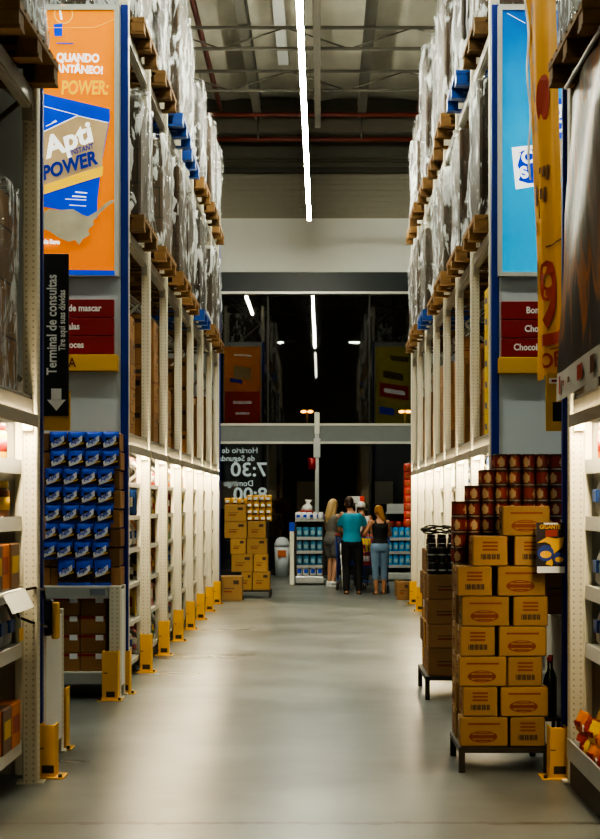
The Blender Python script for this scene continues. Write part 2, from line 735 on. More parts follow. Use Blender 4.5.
# roof steel: two long rafters, light cross trusses, girders by the front, fire pipes
M_STEEL = mat('grey_roof_steel', (.075, .07, .055), .5, var=.1)
M_STEELP = mat('pale_roof_steel', (.11, .105, .085), .5, var=.1)
M_STEELD = mat('dark_roof_steel', (.10, .09, .07), .6, var=.1)
M_PIPE = mat('red_fire_pipe', (.13, .022, .012), .45, var=.1)
tn = 20
for x in (-5.4, -3.4, -1.30, .80, 2.9, 5.0):
    b = MB()
    b.box(x - .085, x + .085, -5, 32.7, 9.44, 9.47); b.box(x - .085, x + .085, -5, 32.7, 9.72, 9.75); b.box(x - .02, x + .02, -5, 32.7, 9.47, 9.72)
    b.cyl((x, 32.5, 9.44), (x, 32.5, 9.0), .02, n=6)
    struct('ceiling_beam', b, M_STEEL)
for y in [2.4 + 2.65 * i for i in range(11)]:
    b = MB()
    b.box(-9, 9, y - .03, y + .03, 9.03, 9.075); b.box(-9, 9, y - .03, y + .03, 9.375, 9.42)
    x = -9.0
    up = False
    while x < 9:
        x2 = x + 1.05
        za, zb = (9.05, 9.40) if up else (9.40, 9.05)
        b.cyl((x, y, za), (x2, y, zb), .014, n=6)
        up = not up
        x = x2
    struct('ceiling_beam', b, M_STEELP)
for y, z0, z1, m in ((33.0, 9.22, 9.5, M_STEELD), (33.9, 8.92, 9.14, M_STEEL), (34.6, 8.98, 9.25, M_STEELD), (35.1, 8.84, 8.95, M_STEEL), (34.9, 9.3, 10.4, M_STEELD)):
    b = MB(); b.box(-9, 9, y - .09, y + .09, z0, z1)
    struct('ceiling_beam', b, m)
for i, (p0, p1) in enumerate((((-2.05, -4, 9.55), (-2.05, 32.3, 9.55)), ((1.95, -4, 9.55), (1.95, 32.3, 9.55)), ((-9, 32.2, 9.42), (9, 32.2, 9.42)), ((-9, 32.9, 9.08), (9, 32.9, 9.08)))):
    b = MB(); b.cyl(p0, p1, .05, n=8)
    o = b.build('sprinkler_pipe', M_PIPE)
    tag(o, ['red fire pipe running lengthways under the roof above the orange-advert rack', 'red fire pipe running lengthways under the roof above the blue-advert rack',
            'upper of the two red fire pipes crossing the roof by the front wall', 'lower of the two red fire pipes crossing the roof by the front wall'][i], 'pipe')
b = MB(); b.box(-.86, -.66, -5, 31.5, 10.22, 10.30)
struct('window_40', b, mat('roof_skylight_sheet', (.75, .78, .74), .5, var=.05, emit=.05))
b = MB(); b.box(-.14, -.02, 2, 31, 8.86, 8.93); b.box(-.14, -.135, 2, 31, 8.93, 8.99); b.box(-.025, -.02, 2, 31, 8.93, 8.99)
for y in range(3, 32, 4):
    b.cyl((-.08, y, 8.95), (-.08, y, 9.4), .006, n=5)
tag(b.build('ceiling_cable_tray', M_STEELD), 'dark cable tray hung along the roof beside the lit strip light', 'cable tray')

# ------------------------------------------------------------------ strip lights
M_TUBE = lamp_mat('led_white', (1.0, .99, .80), 150.0)
M_FILL_N = lamp_mat('near_fill_glow', (1.0, 1.0, .78), 22.0)


def strip_light(x, y0, y1, z, label, m, seg=1.52):
    t = thing('strip_light', label, 'ceiling light', (x, y0, z))
    b = MB(); b.box(-.034, .034, 0, y1 - y0, .021, .07)
    b.build('housing', M_WHITE, t)
    n = int((y1 - y0) / seg)
    for i in range(n):
        b = MB(); b.box(-.037, .037, i * seg + .02, (i + 1) * seg - .02, -.02, .02, bev=.008)
        b.build('light_tube', m, t)
    for i in range(0, n + 1, 2):
        b = MB(); b.cyl((0, min(i * seg, y1 - y0 - .05) + .02, .07), (0, min(i * seg, y1 - y0 - .05) + .02, 1.7), .006, n=5)
        b.build('hanger_wire', M_STEEL, t)
    return t


strip_light(-.262, 11.5, 32.9, 7.4, 'long bright white strip light hanging down the middle of the aisle roof', M_TUBE)
strip_light(-2.15, 19.0, 29.7, 7.45, 'white strip light hanging behind the loads on top of the orange-advert rack', M_TUBE)
def cross_fill(x0, x1, y, label):  # added unseen lamps that brighten the end panels and pouches
    t = strip_light((x0 + x1) / 2, -abs(x1 - x0) / 2, abs(x1 - x0) / 2, 7.6, label, M_FILL_C)
    t.location = (x0, y, 7.6)
    t.rotation_euler = (0, 0, -PI / 2)
    return t


M_FILL_C = lamp_mat('cross_fill_glow', (.97, 1.0, .86), 85.0)
cross_fill(-7.5, -1.0, 11.2, 'added unseen fill light crossing over the gap before the orange advert')
cross_fill(1.0, 7.5, 11.2, 'added unseen fill light crossing over the gap before the light blue advert')
strip_light(-.262, -3.0, 9.5, 7.4, 'added unseen dimmer fill light hanging over the near end of the aisle', M_FILL_N)  # added lamp out of view, brightens faces turned to the camera

# ------------------------------------------------------------------ pallet racks
NEAR_SHELVES = [.25, .80, 1.13, 1.52, 1.84]
SHELVES = [.16, .52, .86, 1.18, 1.48, 1.78]       # lit lower shelves (top surfaces)
LEVELS = [2.20, 3.96, 5.67]                       # pallet beams (top surfaces)
TOP = 7.2
M_LED = lamp_mat('shelf_led', (1.0, .83, .54), 74.0)
_mesh = {}


def shared(key, fn, mats):
    if key not in _mesh:
        q = MB()
        fn(q)
        _mesh[key] = q.mesh(key, mats)
    return _mesh[key]


def upright_shape(q):
    q.box(-.042, .042, -.05, .05, 0, TOP, 0, .006)
    q.box(-.075, .075, -.055, .055, 0, .012)


def bench(s, L):
    def f(q):
        q.box(s * .012, s * .06, 0, L, -.12, 0)
        q.box(s * .0, s * .012, 0, L, -.105, -.015)
        q.box(s * .0, s * .06, -.0, .035, -.19, .02)
        q.box(s * .0, s * .06, L - .035, L, -.19, .02)
    return f


def rack(key, s, xf, ys, label):
    t = thing('pallet_rack', label, 'pallet rack', (xf, ys[0], 0))
    up = shared('upright', upright_shape, M_UP)
    L = PITCH - .10
    for y in ys:
        yy = y - ys[0]
        for u in (.05, DEP - .05):
            put('upright', up, t, (s * (u - .008 if u < .5 else u), yy, 0))
        q = MB()
        z = .3 if key[0] == 'F' else 2.3
        w = True
        while z < TOP - .5:
            a, c = (s * .1, s * (DEP - .1)) if w else (s * (DEP - .1), s * .1)
            q.cyl((a, yy, z), (c, yy, z + .8), .018, n=6)
            w = not w
            z += .8
        q.build('brace', M_BEAM, t)
        q = MB(); q.box(s * .078, s * .128, yy - .035, yy + .035, .05, 2.06)
        q.build('side_sheet', M_CREAM, t)
        if key[0] == 'N':
            q = MB(); q.box(s * .130, s * .66, yy - .01, yy + .01, .05, 2.06)
            q.build('deep_side_sheet', M_SHELF, t)
    for y in ys[:-1]:
        yy = y - ys[0] + .05
        for z in LEVELS:
            put('beam', shared('beam%d' % s, bench(s, L), M_BEAM), t, (s * .02, yy, z))
            put('beam', shared('beam%d' % -s, bench(-s, L), M_BEAM), t, (s * (DEP - .02), yy, z))
        q = MB(); q.box(s * .03, s * (DEP - .03), 0, L, LEVELS[0] - .005, LEVELS[0] + .008)
        q.build('deck_panel', M_GALV, t, (0, yy, 0))
        for z in (SHELVES if key[0] == 'F' else NEAR_SHELVES):
            def shn(q):
                q.box(s * .105, s * .62, 0, L, -.02, 0)
                q.box(s * .088, s * .106, 0, L, -.075, .004)

            def sh(q):
                q.box(s * .105, s * .62, 0, L, -.02, 0)
                q.box(s * .092, s * .106, 0, L, -.036, .004)
            put('shelf', shared('shelf%d' % s, sh, M_SHELF) if key[0] == 'F' else shared('shelfn%d' % s, shn, M_WHITE), t, (0, yy, z))
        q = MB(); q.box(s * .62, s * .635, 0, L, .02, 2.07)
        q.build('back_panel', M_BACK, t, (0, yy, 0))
        q = MB(); q.box(s * .005, s * .085, .02, L - .02, 2.062, 2.078, 0)
        q.build('light_panel', M_LED, t, (0, yy, 0))
        q = MB(); q.box(s * -.006, s * .002, .0, L, 2.030, 2.10, 0)
        q.build('light_shade', M_BEAM, t, (0, yy, 0))
    return t


rack('FL', -1, XL, YS, 'long cream pallet rack of lit shelves running behind the orange advert')
rack('FR', 1, XR, YS, 'long cream pallet rack of lit shelves running behind the light blue advert')
rack('NL', -1, -1.62, NY[::-1], 'cream pallet rack end beside the upright black terminal sign')
rack('NR', 1, 1.41, NY[::-1], 'cream pallet rack end under the draped grey product banner')


NRT = thing('base_tray', 'low silver-edged tray of red and orange bags at the foot of the draped-banner rack', 'tray', (1.385, 7.5, 0))
q = MB(); q.box(.0, .012, 0, 1.56, .16, .27); q.build('silver_edge', M_GALV, NRT)
q = MB(); q.box(.012, .105, 0, 1.56, .20, .215); q.build('tray_floor', M_WHITE, NRT)
q = MB(); q.box(.02, .10, 0, 1.56, .0, .16); q.build('dark_plinth', M_DARKST, NRT)


# yellow foot guards
def guard_b(h, w=.065):
    def f():
        t = empty('upright_guard')
        q = MB()
        q.box(-w, w, -.065, -.057, 0, h, 0, .003)
        q.box(-w, -w + .008, -.06, .07, 0, h)
        q.box(w - .008, w, -.06, .07, 0, h)
        q.build('channel', M_YEL, t)
        q = MB(); q.box(-.10, .10, -.10, .08, 0, .01, 0, .003)
        q.build('foot_plate', M_YEL, t)
        for sx in (-.08, .08):
            q = MB(); q.cyl((sx, -.085, .01), (sx, -.085, .028), .012, n=6)
            q.build('bolt', M_SCUFF, t)
        q = MB(); q.box(-.03, .04, -.0655, -.0645, .03, .075)
        q.box(-.05, -.02, -.0655, -.0645, h * .55, h * .57)
        q.build('scuff_mark', M_SCUFF, t)
        return t
    return f


for s, x, key in ((-1, XL, 'FL'), (1, XR, 'FR')):
    for i, y in enumerate(YS):
        gx = x - s * .005 + s * .05 - (s * .02)
        place('guard', guard_b(.36, .054), (gx, y - .13, 0), 0, 'yellow steel guard at the foot of the %s upright of the %s' % (ORD[i], RK[key]), 'rack guard', 'guards along the far racks')
for gx, gy, h, w_, lab in ((-1.598, 9.36, .31, .046, 'narrow yellow guard at the foot of the rack post below the terminal sign'),
                           (-1.722, 10.44, .40, .065, 'yellow guard on the far side of the perforated stub post below the terminal sign'),
                           (-1.715, 13.00, .40, .065, 'wide yellow guard before the low white frame under the blue pouches'),
                           (1.372, 9.33, .30, .052, 'yellow guard between the carton stand and the draped banner rack')):
    o = guard_b(h, w_)()
    o.location = (gx, gy, 0)
    tag(o, lab, 'rack guard', 'guards by the aisle crossing')


# ------------------------------------------------------------------ end panels with their signs
def end_panel(x0, x1, y, label, ztop=5.785, inner=1):
    t = thing('end_signboard', label, 'rack end board', ((x0 + x1) / 2, y, 0))
    w = (x1 - x0) / 2
    q = MB(); q.box(-w + .06, w - .06, -.02, .02, 0, ztop)
    q.build('sheet', M_PANEL, t)
    for sx in (-1, 1):
        q = MB(); q.box(sx * w, sx * (w - .062), -.028, .028, 0, ztop + .01, 0, .006)
        q.build('edge_trim', M_BLUE, t)
        q = MB(); q.box(sx * (w - .064), sx * (w - .09), -.026, .026, 0, ztop)
        q.build('inner_strip', M_GALV, t)
    q = MB(); q.box(-w + .06, w - .06, -.026, .026, ztop - .02, ztop + .012)
    q.build('top_rail', M_GALV, t)
    return t


PLX0, PLX1, PRX0, PRX1 = -2.86, -1.632, 1.428, 2.656
YP = 13.485
end_panel(PLX0, PLX1, YP, 'tall pale panel with blue edges carrying the orange advert')
end_panel(PRX0, PRX1, YP, 'tall pale panel with blue edges carrying the light blue advert')
end_panel(-2.86, -1.655, 9.50, 'blue-edged panel seen on edge beside the black terminal sign')
end_panel(1.425, 2.65, 9.50, 'blue-edged panel seen on edge beside the yellow hanging banner')
end_panel(PLX0, PLX1, 25.72, 'far end panel of the orange-advert rack facing the shop front', 6.15)
end_panel(PRX0, PRX1, 25.72, 'far end panel of the blue-advert rack facing the shop front', 6.15)


class Art:
    """flat print built in layers on a sheet that faces -Y at distance D; points are given in the sheet's own scale"""

    def __init__(s, t, D, y):
        s.t, s.D, s.y, s.n, s.loc = t, D, y, 0, t.location

    def pt(s, p):
        x, z = XZ(p[0], p[1], s.D)
        return x - s.loc.x, z - s.loc.z

    def poly(s, name, pts, m):
        s.n += 1
        yy = s.y - s.loc.y - s.n * .0012
        q = MB()
        q.face([(x, yy, z) for x, z in map(s.pt, pts)], 0)
        return q.build(name, m, s.t)

    def line(s, name, p0, p1, w, m):
        d = Vector((p1[0] - p0[0], p1[1] - p0[1])).normalized()
        n = Vector((-d.y, d.x)) * (w / 2)
        return s.poly(name, [(p0[0] + n.x, p0[1] + n.y), (p1[0] + n.x, p1[1] + n.y), (p1[0] - n.x, p1[1] - n.y), (p0[0] - n.x, p0[1] - n.y)], m)

    def text(s, w, px, py, capsize, m, ang=0.0, **k):
        s.n += 1
        x, z = s.pt((px, py))
        size = capsize / F * s.D / .70
        return text(w, size, m, s.t, (x, s.y - s.loc.y - s.n * .0012, z), (PI / 2, -math.radians(ang), 0), **k)


def lightbox(t, x0, x1, z0, z1, y, m_face, sgn=-1):
    """aluminium case and lit sheet, sgn -1 faces the entrance end"""
    lx, ly = t.location.x, t.location.y
    q = MB()
    w = .035
    a, c = y - ly, y - ly + sgn * .06
    q.box(x0 - lx, x1 - lx, a, c, z0, z0 + w); q.box(x0 - lx, x1 - lx, a, c, z1 - w, z1)
    q.box(x0 - lx, x0 - lx + w, a, c, z0 + w, z1 - w); q.box(x1 - lx, x1 - lx - w, a, c, z0 + w, z1 - w)
    q.build('case_frame', MATS['pale_aluminium'], t)
    q = MB(); q.box(x0 - lx + w, x1 - lx - w, a, a + sgn * .045, z0 + w, z1 - w)
    return q.build('lit_sheet', m_face, t)


E = 1.0
M_OR = lightbox_mat('lit_orange', (.90, .215, .0), (.95, .31, .0), .42 * E, 'Z', 3.5, 5.9)
M_LB = mat('lit_blue', (.0, .055, .62), .4, var=.2, scale=3, emit=.5 * E)
M_LW = mat('lit_white', (.95, .95, .9), .4, var=.03, emit=.75 * E)
M_LT = mat('lit_tan', (.50, .36, .19), .4, var=.35, scale=3, emit=.4 * E)
M_LY = mat('lit_yellow', (1.0, .58, .02), .4, var=.1, emit=.5 * E)
M_LG = mat('lit_milk', (.40, .36, .24), .4, var=.5, scale=5, emit=.3 * E)
M_LD = mat('lit_navy', (.005, .03, .30), .4, var=.1, emit=.35 * E)
M_LP = mat('lit_pale_orange', (1.0, .55, .16), .4, var=.05, emit=.6 * E)
M_CY = lightbox_mat('lit_cyan', (.0, .04, .36), (.0, .42, .80), .36 * E, 'Z', 6.0, 4.7)

t = thing('advert_lightbox', 'tall lit orange advert for a blue drink pack on the end panel', 'advert', (-2.24, YP - .03, 0))
lightbox(t, -2.79, -1.705, 3.50, 5.765, YP - .03, M_OR)
A = Art(t, 13.43, YP - .076)
import itertools
rg = [(64 + 9.5 * math.cos(a * PI / 12), 15 + 9.5 * math.sin(a * PI / 12)) for a in range(25)]
for a in range(24):
    pass
q = MB()
yy = A.y - t.location.y - .0012
for a in range(24):
    c = [(64 + r_ * math.cos(h), 15 + r_ * math.sin(h)) for h, r_ in ((a * PI / 12, 9.6), ((a + 1) * PI / 12, 9.6), ((a + 1) * PI / 12, 8.5), (a * PI / 12, 8.5))]
    q.face([(x, yy, z) for x, z in map(A.pt, c)])
q.build('ring_mark', M_LP, t)
A.text('i', 60.5, 20, 9, M_LW, 10, bold=.004)
A.poly('blue_tab', [(54, 25), (63, 24), (62.5, 37), (55, 37)], M_LB)
A.line('fine_rule', (40, 28.5), (95, 28.5), .5, M_LP); A.line('fine_rule', (95, 28.5), (115, 20), .6, M_LP)
A.line('small_print', (57, 44), (74, 44.5), 1.2, M_LB)
A.text('QUANDO', 57, 62, 8, M_LW, -1.5, bold=.004, xs=.82)
A.text('INSTANTÂNEO!', 36.5, 72, 7.6, M_LW, -2.5, bold=.003, xs=.86)
A.text('POWER:', 61.5, 95, 13.5, M_LY, 0, bold=.005, xs=.66, shear=.12)
A.poly('pack_body', [(-2, 86), (42, 94), (110, 110), (110.5, 119), (107, 138), (103, 160), (100.5, 178), (98, 200), (97.5, 219), (88, 217), (70, 212), (42, 207), (-2, 196)], M_LB)
A.line('pack_fold', (44, 107), (78, 116), .6, M_LW)
A.poly('label_band', [(-2, 156), (42, 134), (78, 117), (109, 124), (106, 140), (103, 158), (103, 172), (42, 195), (-2, 208)], M_LT)
A.line('label_edge', (42, 133.8), (78, 116.8), 1.0, M_LW); A.line('label_edge', (78, 116.8), (109, 123.8), .8, M_LW)
A.poly('label_swoosh', [(42, 187), (60, 181), (80, 174), (104, 167), (103, 177), (80, 184), (42, 196)], M_LY)
A.text('Apti', 48, 159, 20, M_LW, 21, bold=.007, xs=1.02, shear=.15)
A.text('INSTANT', 71, 156.5, 5.2, M_LD, 17, bold=.001, xs=.80, shear=.2)
A.text('POWER', 44, 181, 13.2, M_LD, 17, bold=.006, xs=.86, shear=.22)
for i, (px, py, w_) in enumerate(((76, 193, 12), (73, 197, 14), (66, 200, 21), (70, 206, 17))):
    A.line('small_print', (px, py), (px + w_, py + 1), 1.3 if i < 2 else .7, M_LW)
A.line('small_print', (53, 124), (57, 121.5), .8, M_LW); A.line('small_print', (47, 127.5), (58, 122.5), .7, M_LW)
A.poly('spoon_handle', [(88, 218), (98, 212), (108, 203), (113, 200.5), (115.5, 203), (110, 206), (101, 214), (92, 224)], M_LG)
A.poly('milk_splash', [(42, 215), (50, 210), (60, 211), (74, 210), (84, 216), (93, 219), (95, 226), (89, 231), (91, 236), (84, 240), (80, 246), (76, 241), (70, 243), (60, 239), (50, 232), (42, 230)], M_LG)
A.text('Sabor de Soro', 31, 244, 4.2, M_LW, -2, bold=.003, xs=.85)
A.poly('foot_stripe', [(10, 270), (115.3, 271.5), (115.3, 276), (10, 274.5)], M_LB)

t = thing('advert_lightbox', 'tall lit light blue advert with a tilted white packet', 'advert', (2.04, YP - .03, 0))
lightbox(t, 1.475, 2.60, 3.50, 5.765, YP - .03, M_CY)
A = Art(t, 13.43, YP - .076)
A.line('fine_rule', (507, 14), (525, 24), .5, M_LW)
A.poly('packet', [(511.5, 148), (531, 146), (566, 143), (566, 176), (533, 187), (515.5, 190)], M_LW)
A.poly('packet_burst', [(517, 166), (521, 152), (545, 147), (562, 156), (560, 172), (545, 182), (528, 184), (518, 181), (521, 174)], M_LB)
A.text('C', 522.5, 165, 12, M_LW, 14, bold=.006); A.text('S', 521.5, 179, 11, M_LW, 14, bold=.006)
A.line('small_print', (518, 154), (524, 151), .8, M_LD); A.line('small_print', (521, 182), (521.5, 178), .8, M_LD)
A.poly('jar_panel', [(549, 140), (580, 140), (580, 178), (549, 178)], M_LT)
A.poly('jar_burst', [(548, 112), (556, 100), (572, 98), (580, 120), (568, 140), (552, 138)], M_LB)
A.text('UF', 552, 120, 12, M_LW, 14, bold=.006); A.text('CH', 553, 134, 11, M_LW, 14, bold=.006)

# adverts on the far ends, seen back to front in the glass
for (x0, x1, lab, cols) in ((-2.79, -1.705, 'lit orange and red advert facing the shop front, end of the orange-advert rack', (M_OR, mat('lit_red', (.60, .05, .02), .4, emit=.4), M_LT)),
                            (1.475, 2.60, 'lit yellow-green advert facing the shop front, end of the blue-advert rack', (mat('lit_lime', (.55, .47, .10), .4, var=.3, emit=.4), mat('lit_crimson', (.55, .03, .03), .4, emit=.4), mat('lit_brown', (.15, .10, .03), .4, emit=.3)))):
    t = thing('advert_lightbox', lab, 'advert', ((x0 + x1) / 2, 25.75, 0))
    lightbox(t, x0, x1, 3.5, 6.05, 25.75, cols[0], 1)
    h = (x1 - x0) / 2 - .05

    def band(name, z0, z1, w0, w1, m, tilt=0.0, k=1):
        q = MB()
        y = .047 + k * .002
        q.face([(w1, y, z0 - tilt), (w0, y, z0 + tilt), (w0, y, z1 + tilt), (w1, y, z1 - tilt)])
        q.build(name, m, t)
    if x0 < 0:
        band('lower_field', 3.55, 4.75, -h, h, cols[1])
        band('pale_blob', 5.1, 5.45, -h * .5, h * .5, cols[2], .03)
        band('blue_ribbon', 5.0, 5.1, -h * .7, 0, M_LB, .03, 2)
        band('white_line', 4.40, 4.48, -h * .55, h * .55, M_LW, 0, 2); band('white_line', 4.1, 4.16, -h * .4, h * .4, M_LW, 0, 2)
        band('white_line', 5.75, 5.8, -h * .5, h * .5, M_LW, .02, 2)
    else:
        band('red_ribbon', 4.55, 4.95, -h * .8, h * .8, cols[1], .06, 2)
        band('white_line', 4.68, 4.80, -h * .55, h * .6, M_LW, .05, 3)
        band('dark_blob', 5.1, 5.3, -h * .6, h * .5, cols[2], .05); band('dark_blob', 5.6, 5.75, -h * .2, h * .8, cols[2], .03)
        band('blue_ribbon', 4.1, 4.3, -h * .8, 0, M_LB, .03)

# aisle directory boards
M_A = mat('oxblood_lettering', (.12, .02, .01), .5)


def directory(x0, x1, lab, rows, letter, yx0, yx1, ytop=299.5, ylow=354.5):
    D = 13.43
    t = thing('aisle_directory', lab, 'aisle sign', ((XZ(x0, 0, D)[0] + XZ(x1, 0, D)[0]) / 2, YP - .02, 0))
    lx = t.location.x
    for i in range(3):
        za = XZ(0, ytop + (ylow - ytop) * i / 3, D)[1]
        zb = XZ(0, ytop + (ylow - ytop) * (i + 1) / 3 - .6, D)[1]
        q = MB(); q.box(XZ(x0, 0, D)[0] - lx, XZ(x1, 0, D)[0] - lx, -.04, .0, zb, za, 0, .004)
        sl = q.build('slat', M_SIGNR, t)
        for wd, px in rows[i]:
            sz = 6.4 / F * D / .70
            text(wd, sz, M_TXTW, sl, (XZ(px, 0, D)[0] - lx, -.0415, (za + zb) / 2 - sz * .30), bold=.0025, xs=.88)
    za, zb = XZ(0, ylow + .8, D)[1], XZ(0, ylow + 17, D)[1]
    q = MB(); q.box(XZ(yx0, 0, D)[0] - lx, XZ(yx1, 0, D)[0] - lx, -.10, .0, zb, za, 0, .005)
    sl = q.build('base_strip', M_SIGNY, t)
    if letter:
        text(letter[0], 9 / F * D / .7, M_A, sl, (XZ(letter[1], 0, D)[0] - lx, -.1015, (za + zb) / 2 - .035), bold=.001, xs=.9)


directory(40, 114, 'three red slats of white lettering over a yellow strip under the orange advert',
          [[('Goma de mascar', 46)], [('Balas', 63.5)], [('Doces', 63)]], ('A', 69.5), 38, 118)
directory(501.5, 575, 'three red slats of white lettering over a yellow strip under the light blue advert',
          [[('Bombons', 526)], [('Chocolates', 524.5)], [('Chocolate', 513.5)]], None, 498, 579, 301.5, 357)


# ------------------------------------------------------------------ black terminal sign and its twin
def flag_sign(x0, x1, y, z0, z1, label, full):
    t = thing('terminal_sign', label, 'sign', ((x0 + x1) / 2, y, 0))
    h = (x1 - x0) / 2
    if full:
        q = MB(); q.box(-h, h + .004, .012, .05, z0, z0 + .25, 0, .004)
        q.build('yellow_box', M_SIGNY, t)
        q = MB(); q.box(-h, h, -.012, .010, z0 + .09, z1, 0, .003)
        q.build('black_board', M_BLACK, t)
        text('Terminal de consultas', .088, M_TXTW, t, (.016, -.0135, z0 + .345), (PI / 2, -PI / 2, 0), bold=.0022, xs=.80)
        text('Tire aqui suas dúvidas', .058, M_TXTW, t, (.070, -.0135, z0 + .495), (PI / 2, -PI / 2, 0), bold=.0016, xs=.74)
        q = MB()
        zc = z0 + .26
        for pts in ([(-.035, zc), (.03, zc), (.03, zc - .075), (-.035, zc - .075)], [(-.062, zc - .07), (.058, zc - .07), (-.002, zc - .14)]):
            q.face([(x + .018, -.0135, z) for x, z in pts])
        q.build('down_arrow', M_TXTW, t)
    else:
        q = MB(); q.box(-h, h, -.015, .02, z0, z1, 0, .004)
        q.build('yellow_box', M_SIGNY, t)
        q = MB(); q.box(-h * .5, h * .8, -.018, -.0155, z0 + .06, z0 + .18)
        q.build('black_square', M_BLACK, t)
        q = MB(); q.box(-h * .8, h * .8, -.018, -.0155, z1 - .075, z1 - .04)
        q.build('white_line', M_TXTW, t)
        q = MB(); q.box(-h * .6, h * .6, -.0195, -.018, z1 - .065, z1 - .05)
        q.build('red_line', M_SIGNR, t)
    bx_ = -.080 if full else .06
    q = MB(); q.box(bx_ - .006, bx_ + .006, .0, -(y - 9.53), z0 + .12, z0 + .15)
    q.build('bracket', M_GALV, t)
    q = MB(); q.box(bx_ - .006, bx_ + .006, .0, -(y - 9.53), z1 - .12, z1 - .09)
    q.build('bracket', M_GALV, t)
    return t


flag_sign(-1.765, -1.583, 10.0, 2.055, 3.157, 'upright black sign reading Terminal de consultas with a white down arrow', True)
flag_sign(1.40, 1.56, 10.0, 2.05, 2.42, 'small yellow sign with a black square hanging below the yellow banner', False)

# ------------------------------------------------------------------ low end display frames
STUB = .92


def stub_shape(q):
    q.box(-.045, .045, -.045, .045, 0, STUB, 0, .005)
    q.box(-.07, .07, -.06, .06, 0, .012)


def end_display(x0, x1, y0, y1, label, rail):
    t = thing('end_display_frame', label, 'display frame', ((x0 + x1) / 2, y0, 0))
    h = (x1 - x0) / 2
    st = shared('stub', stub_shape, M_UP)
    for sx in (-1, 1):
        for yy in (.05, y1 - y0 - .05):
            put('stub_post', st, t, (sx * (h - .05), yy, 0))
        q = MB(); q.box(sx * (h - .012), sx * (h - .004), .10, y1 - y0 - .10, .10, STUB - .03)
        q.build('side_sheet', M_WHITE, t)
    for z in (.22, STUB):
        q = MB(); q.box(-h + .1, h - .1, .008, .05, z - .10, z - .01); q.box(-h + .1, h - .1, y1 - y0 - .05, y1 - y0 - .008, z - .10, z - .01)
        q.build('rail', M_GALV, t)
        q = MB(); q.box(-h + .02, h - .02, .01, y1 - y0 - .01, z - .012, z)
        q.build('deck', M_WHITE, t)
    if rail is not None:
        q = MB(); q.box(rail - .062, rail + .062, .002, .0075, STUB - .075, STUB - .022)
        q.build('price_tag', mat('price_tag_grey', (.18, .20, .24), .4), t)
    return t


end_display(PLX0 + .0, -1.642, 13.05, 13.44, 'low white perforated frame stacked with blue pouches under the orange advert', .42)
end_display(PRX0 + .008, PRX1, 13.05, 13.44, 'low white perforated frame behind the can pyramid under the light blue advert', None)
end_display(-2.85, -1.665, 9.58, 10.36, 'low white perforated frame behind the blue-edged panel by the terminal sign', None)
end_display(1.44, 2.65, 9.58, 10.36, 'low white perforated frame behind the carton stand by the yellow banner', None)

# price check terminal
t = thing('price_terminal', 'black and yellow price checking terminal fixed below the black sign', 'terminal', (-1.675, 9.62, 0))
q = MB(); q.box(-.06, .05, .0, .10, .80, 1.02, 0, .012)
q.build('case', M_BLACK, t)
q = MB(); q.box(.045, .085, .02, .09, .78, 1.0, 0, .006)
q.build('yellow_bezel', M_SIGNY, t)
q = MB(); q.box(-.03, .035, -.006, .0, .90, .99)
q.build('screen', mat('dim_screen', (.10, .11, .12), .15), t)
q = MB()
pts = [(.02, -.02, 1.0), (.042, -.25, 1.09), (.046, -.55, 1.12), (-.01, -.62, 1.11), (-.05, -.64, 1.04), (-.03, -.63, .96), (.03, -.60, .93), (.048, -.40, .90), (.03, -.05, .86)]
for a_, c_ in zip(pts, pts[1:]):
    q.cyl(a_, c_, .008, n=6)
q.build('cable', M_BLACK, t)

# ------------------------------------------------------------------ blue drink pouches and their cartons
M_PB = mat('pouch_blue', (.02, .085, .62), .3, var=.3, scale=18, bump=.3)
M_PD = mat('pouch_dark', (.035, .018, .015), .3, var=.3, bump=.3)
M_PW = mat('pouch_white', (.72, .74, .78), .35, var=.1)
M_PY = mat('pouch_gold', (.62, .36, .05), .35, var=.2)


def pouch_b(tall):
    def f():
        t = empty('drink_pouch')
        w, h = .142, (.215 if tall else .148)
        n, k = 8, 9
        q = MB()
        for sgn in (-1, 1):
            g = []
            for j in range(k + 1):
                row = []
                for i in range(n + 1):
                    a, c = i / n * 2 - 1, j / k * 2 - 1
                    bul = max(0, 1 - a * a) ** .6 * max(0, 1 - c ** 4) ** .7
                    row.append(q.bm.verts.new((a * w / 2 * (1 - .03 * (1 - c * c)), sgn * .024 * bul + .004 * noise.noise((i * .9, j * .9, sgn)), h * (c + 1) / 2)))
                g.append(row)
            for j in range(k):
                for i in range(n):
                    fc = q.bm.faces.new((g[j][i], g[j][i + 1], g[j + 1][i + 1], g[j + 1][i]))
                    fc.smooth = True
                    hh = (j + .5) / k
                    xx = (i + .5) / n
                    fc.material_index = 0 if hh > .66 or hh < .14 or (hh > .45 and xx < .3) else 1
        bmesh.ops.remove_doubles(q.bm, verts=q.bm.verts[:], dist=1e-5)
        q.build('sachet', [M_PB, M_PD], t)
        q = MB()
        base = .0 if not tall else .055
        for pts, y in (([(-.058, .050), (-.03, .072), (.010, .090), (.050, .118), (.052, .072), (.018, .038), (-.028, .018), (-.052, .018)], -.0262),):
            q.face([(x, y, z + base) for x, z in pts])
        q.build('logo_patch', M_PW, t)
        q = MB(); q.face([(x, -.0255, z + base) for x, z in ((-.062, .006), (-.058, .014), (.062, .062), (.064, .05))])
        q.build('gold_band', M_PY, t)
        tx = text('Apti', .044, M_PB, t, (-.036, -.0275, .040 + base), (PI / 2, -.5, 0), bold=.001)
        return t
    return f


def display_carton_b():
    w, d, h = .285, .26, .147
    q = MB()
    q.box(-w / 2, w / 2, -d / 2, d / 2, 0, h, 0, .004)
    q.box(-w / 2 - .001, w / 2 + .001, -.02, .02, h * .80, h * .96, 1)
    return q.build('display_carton', [M_CARD2, M_PRINT])


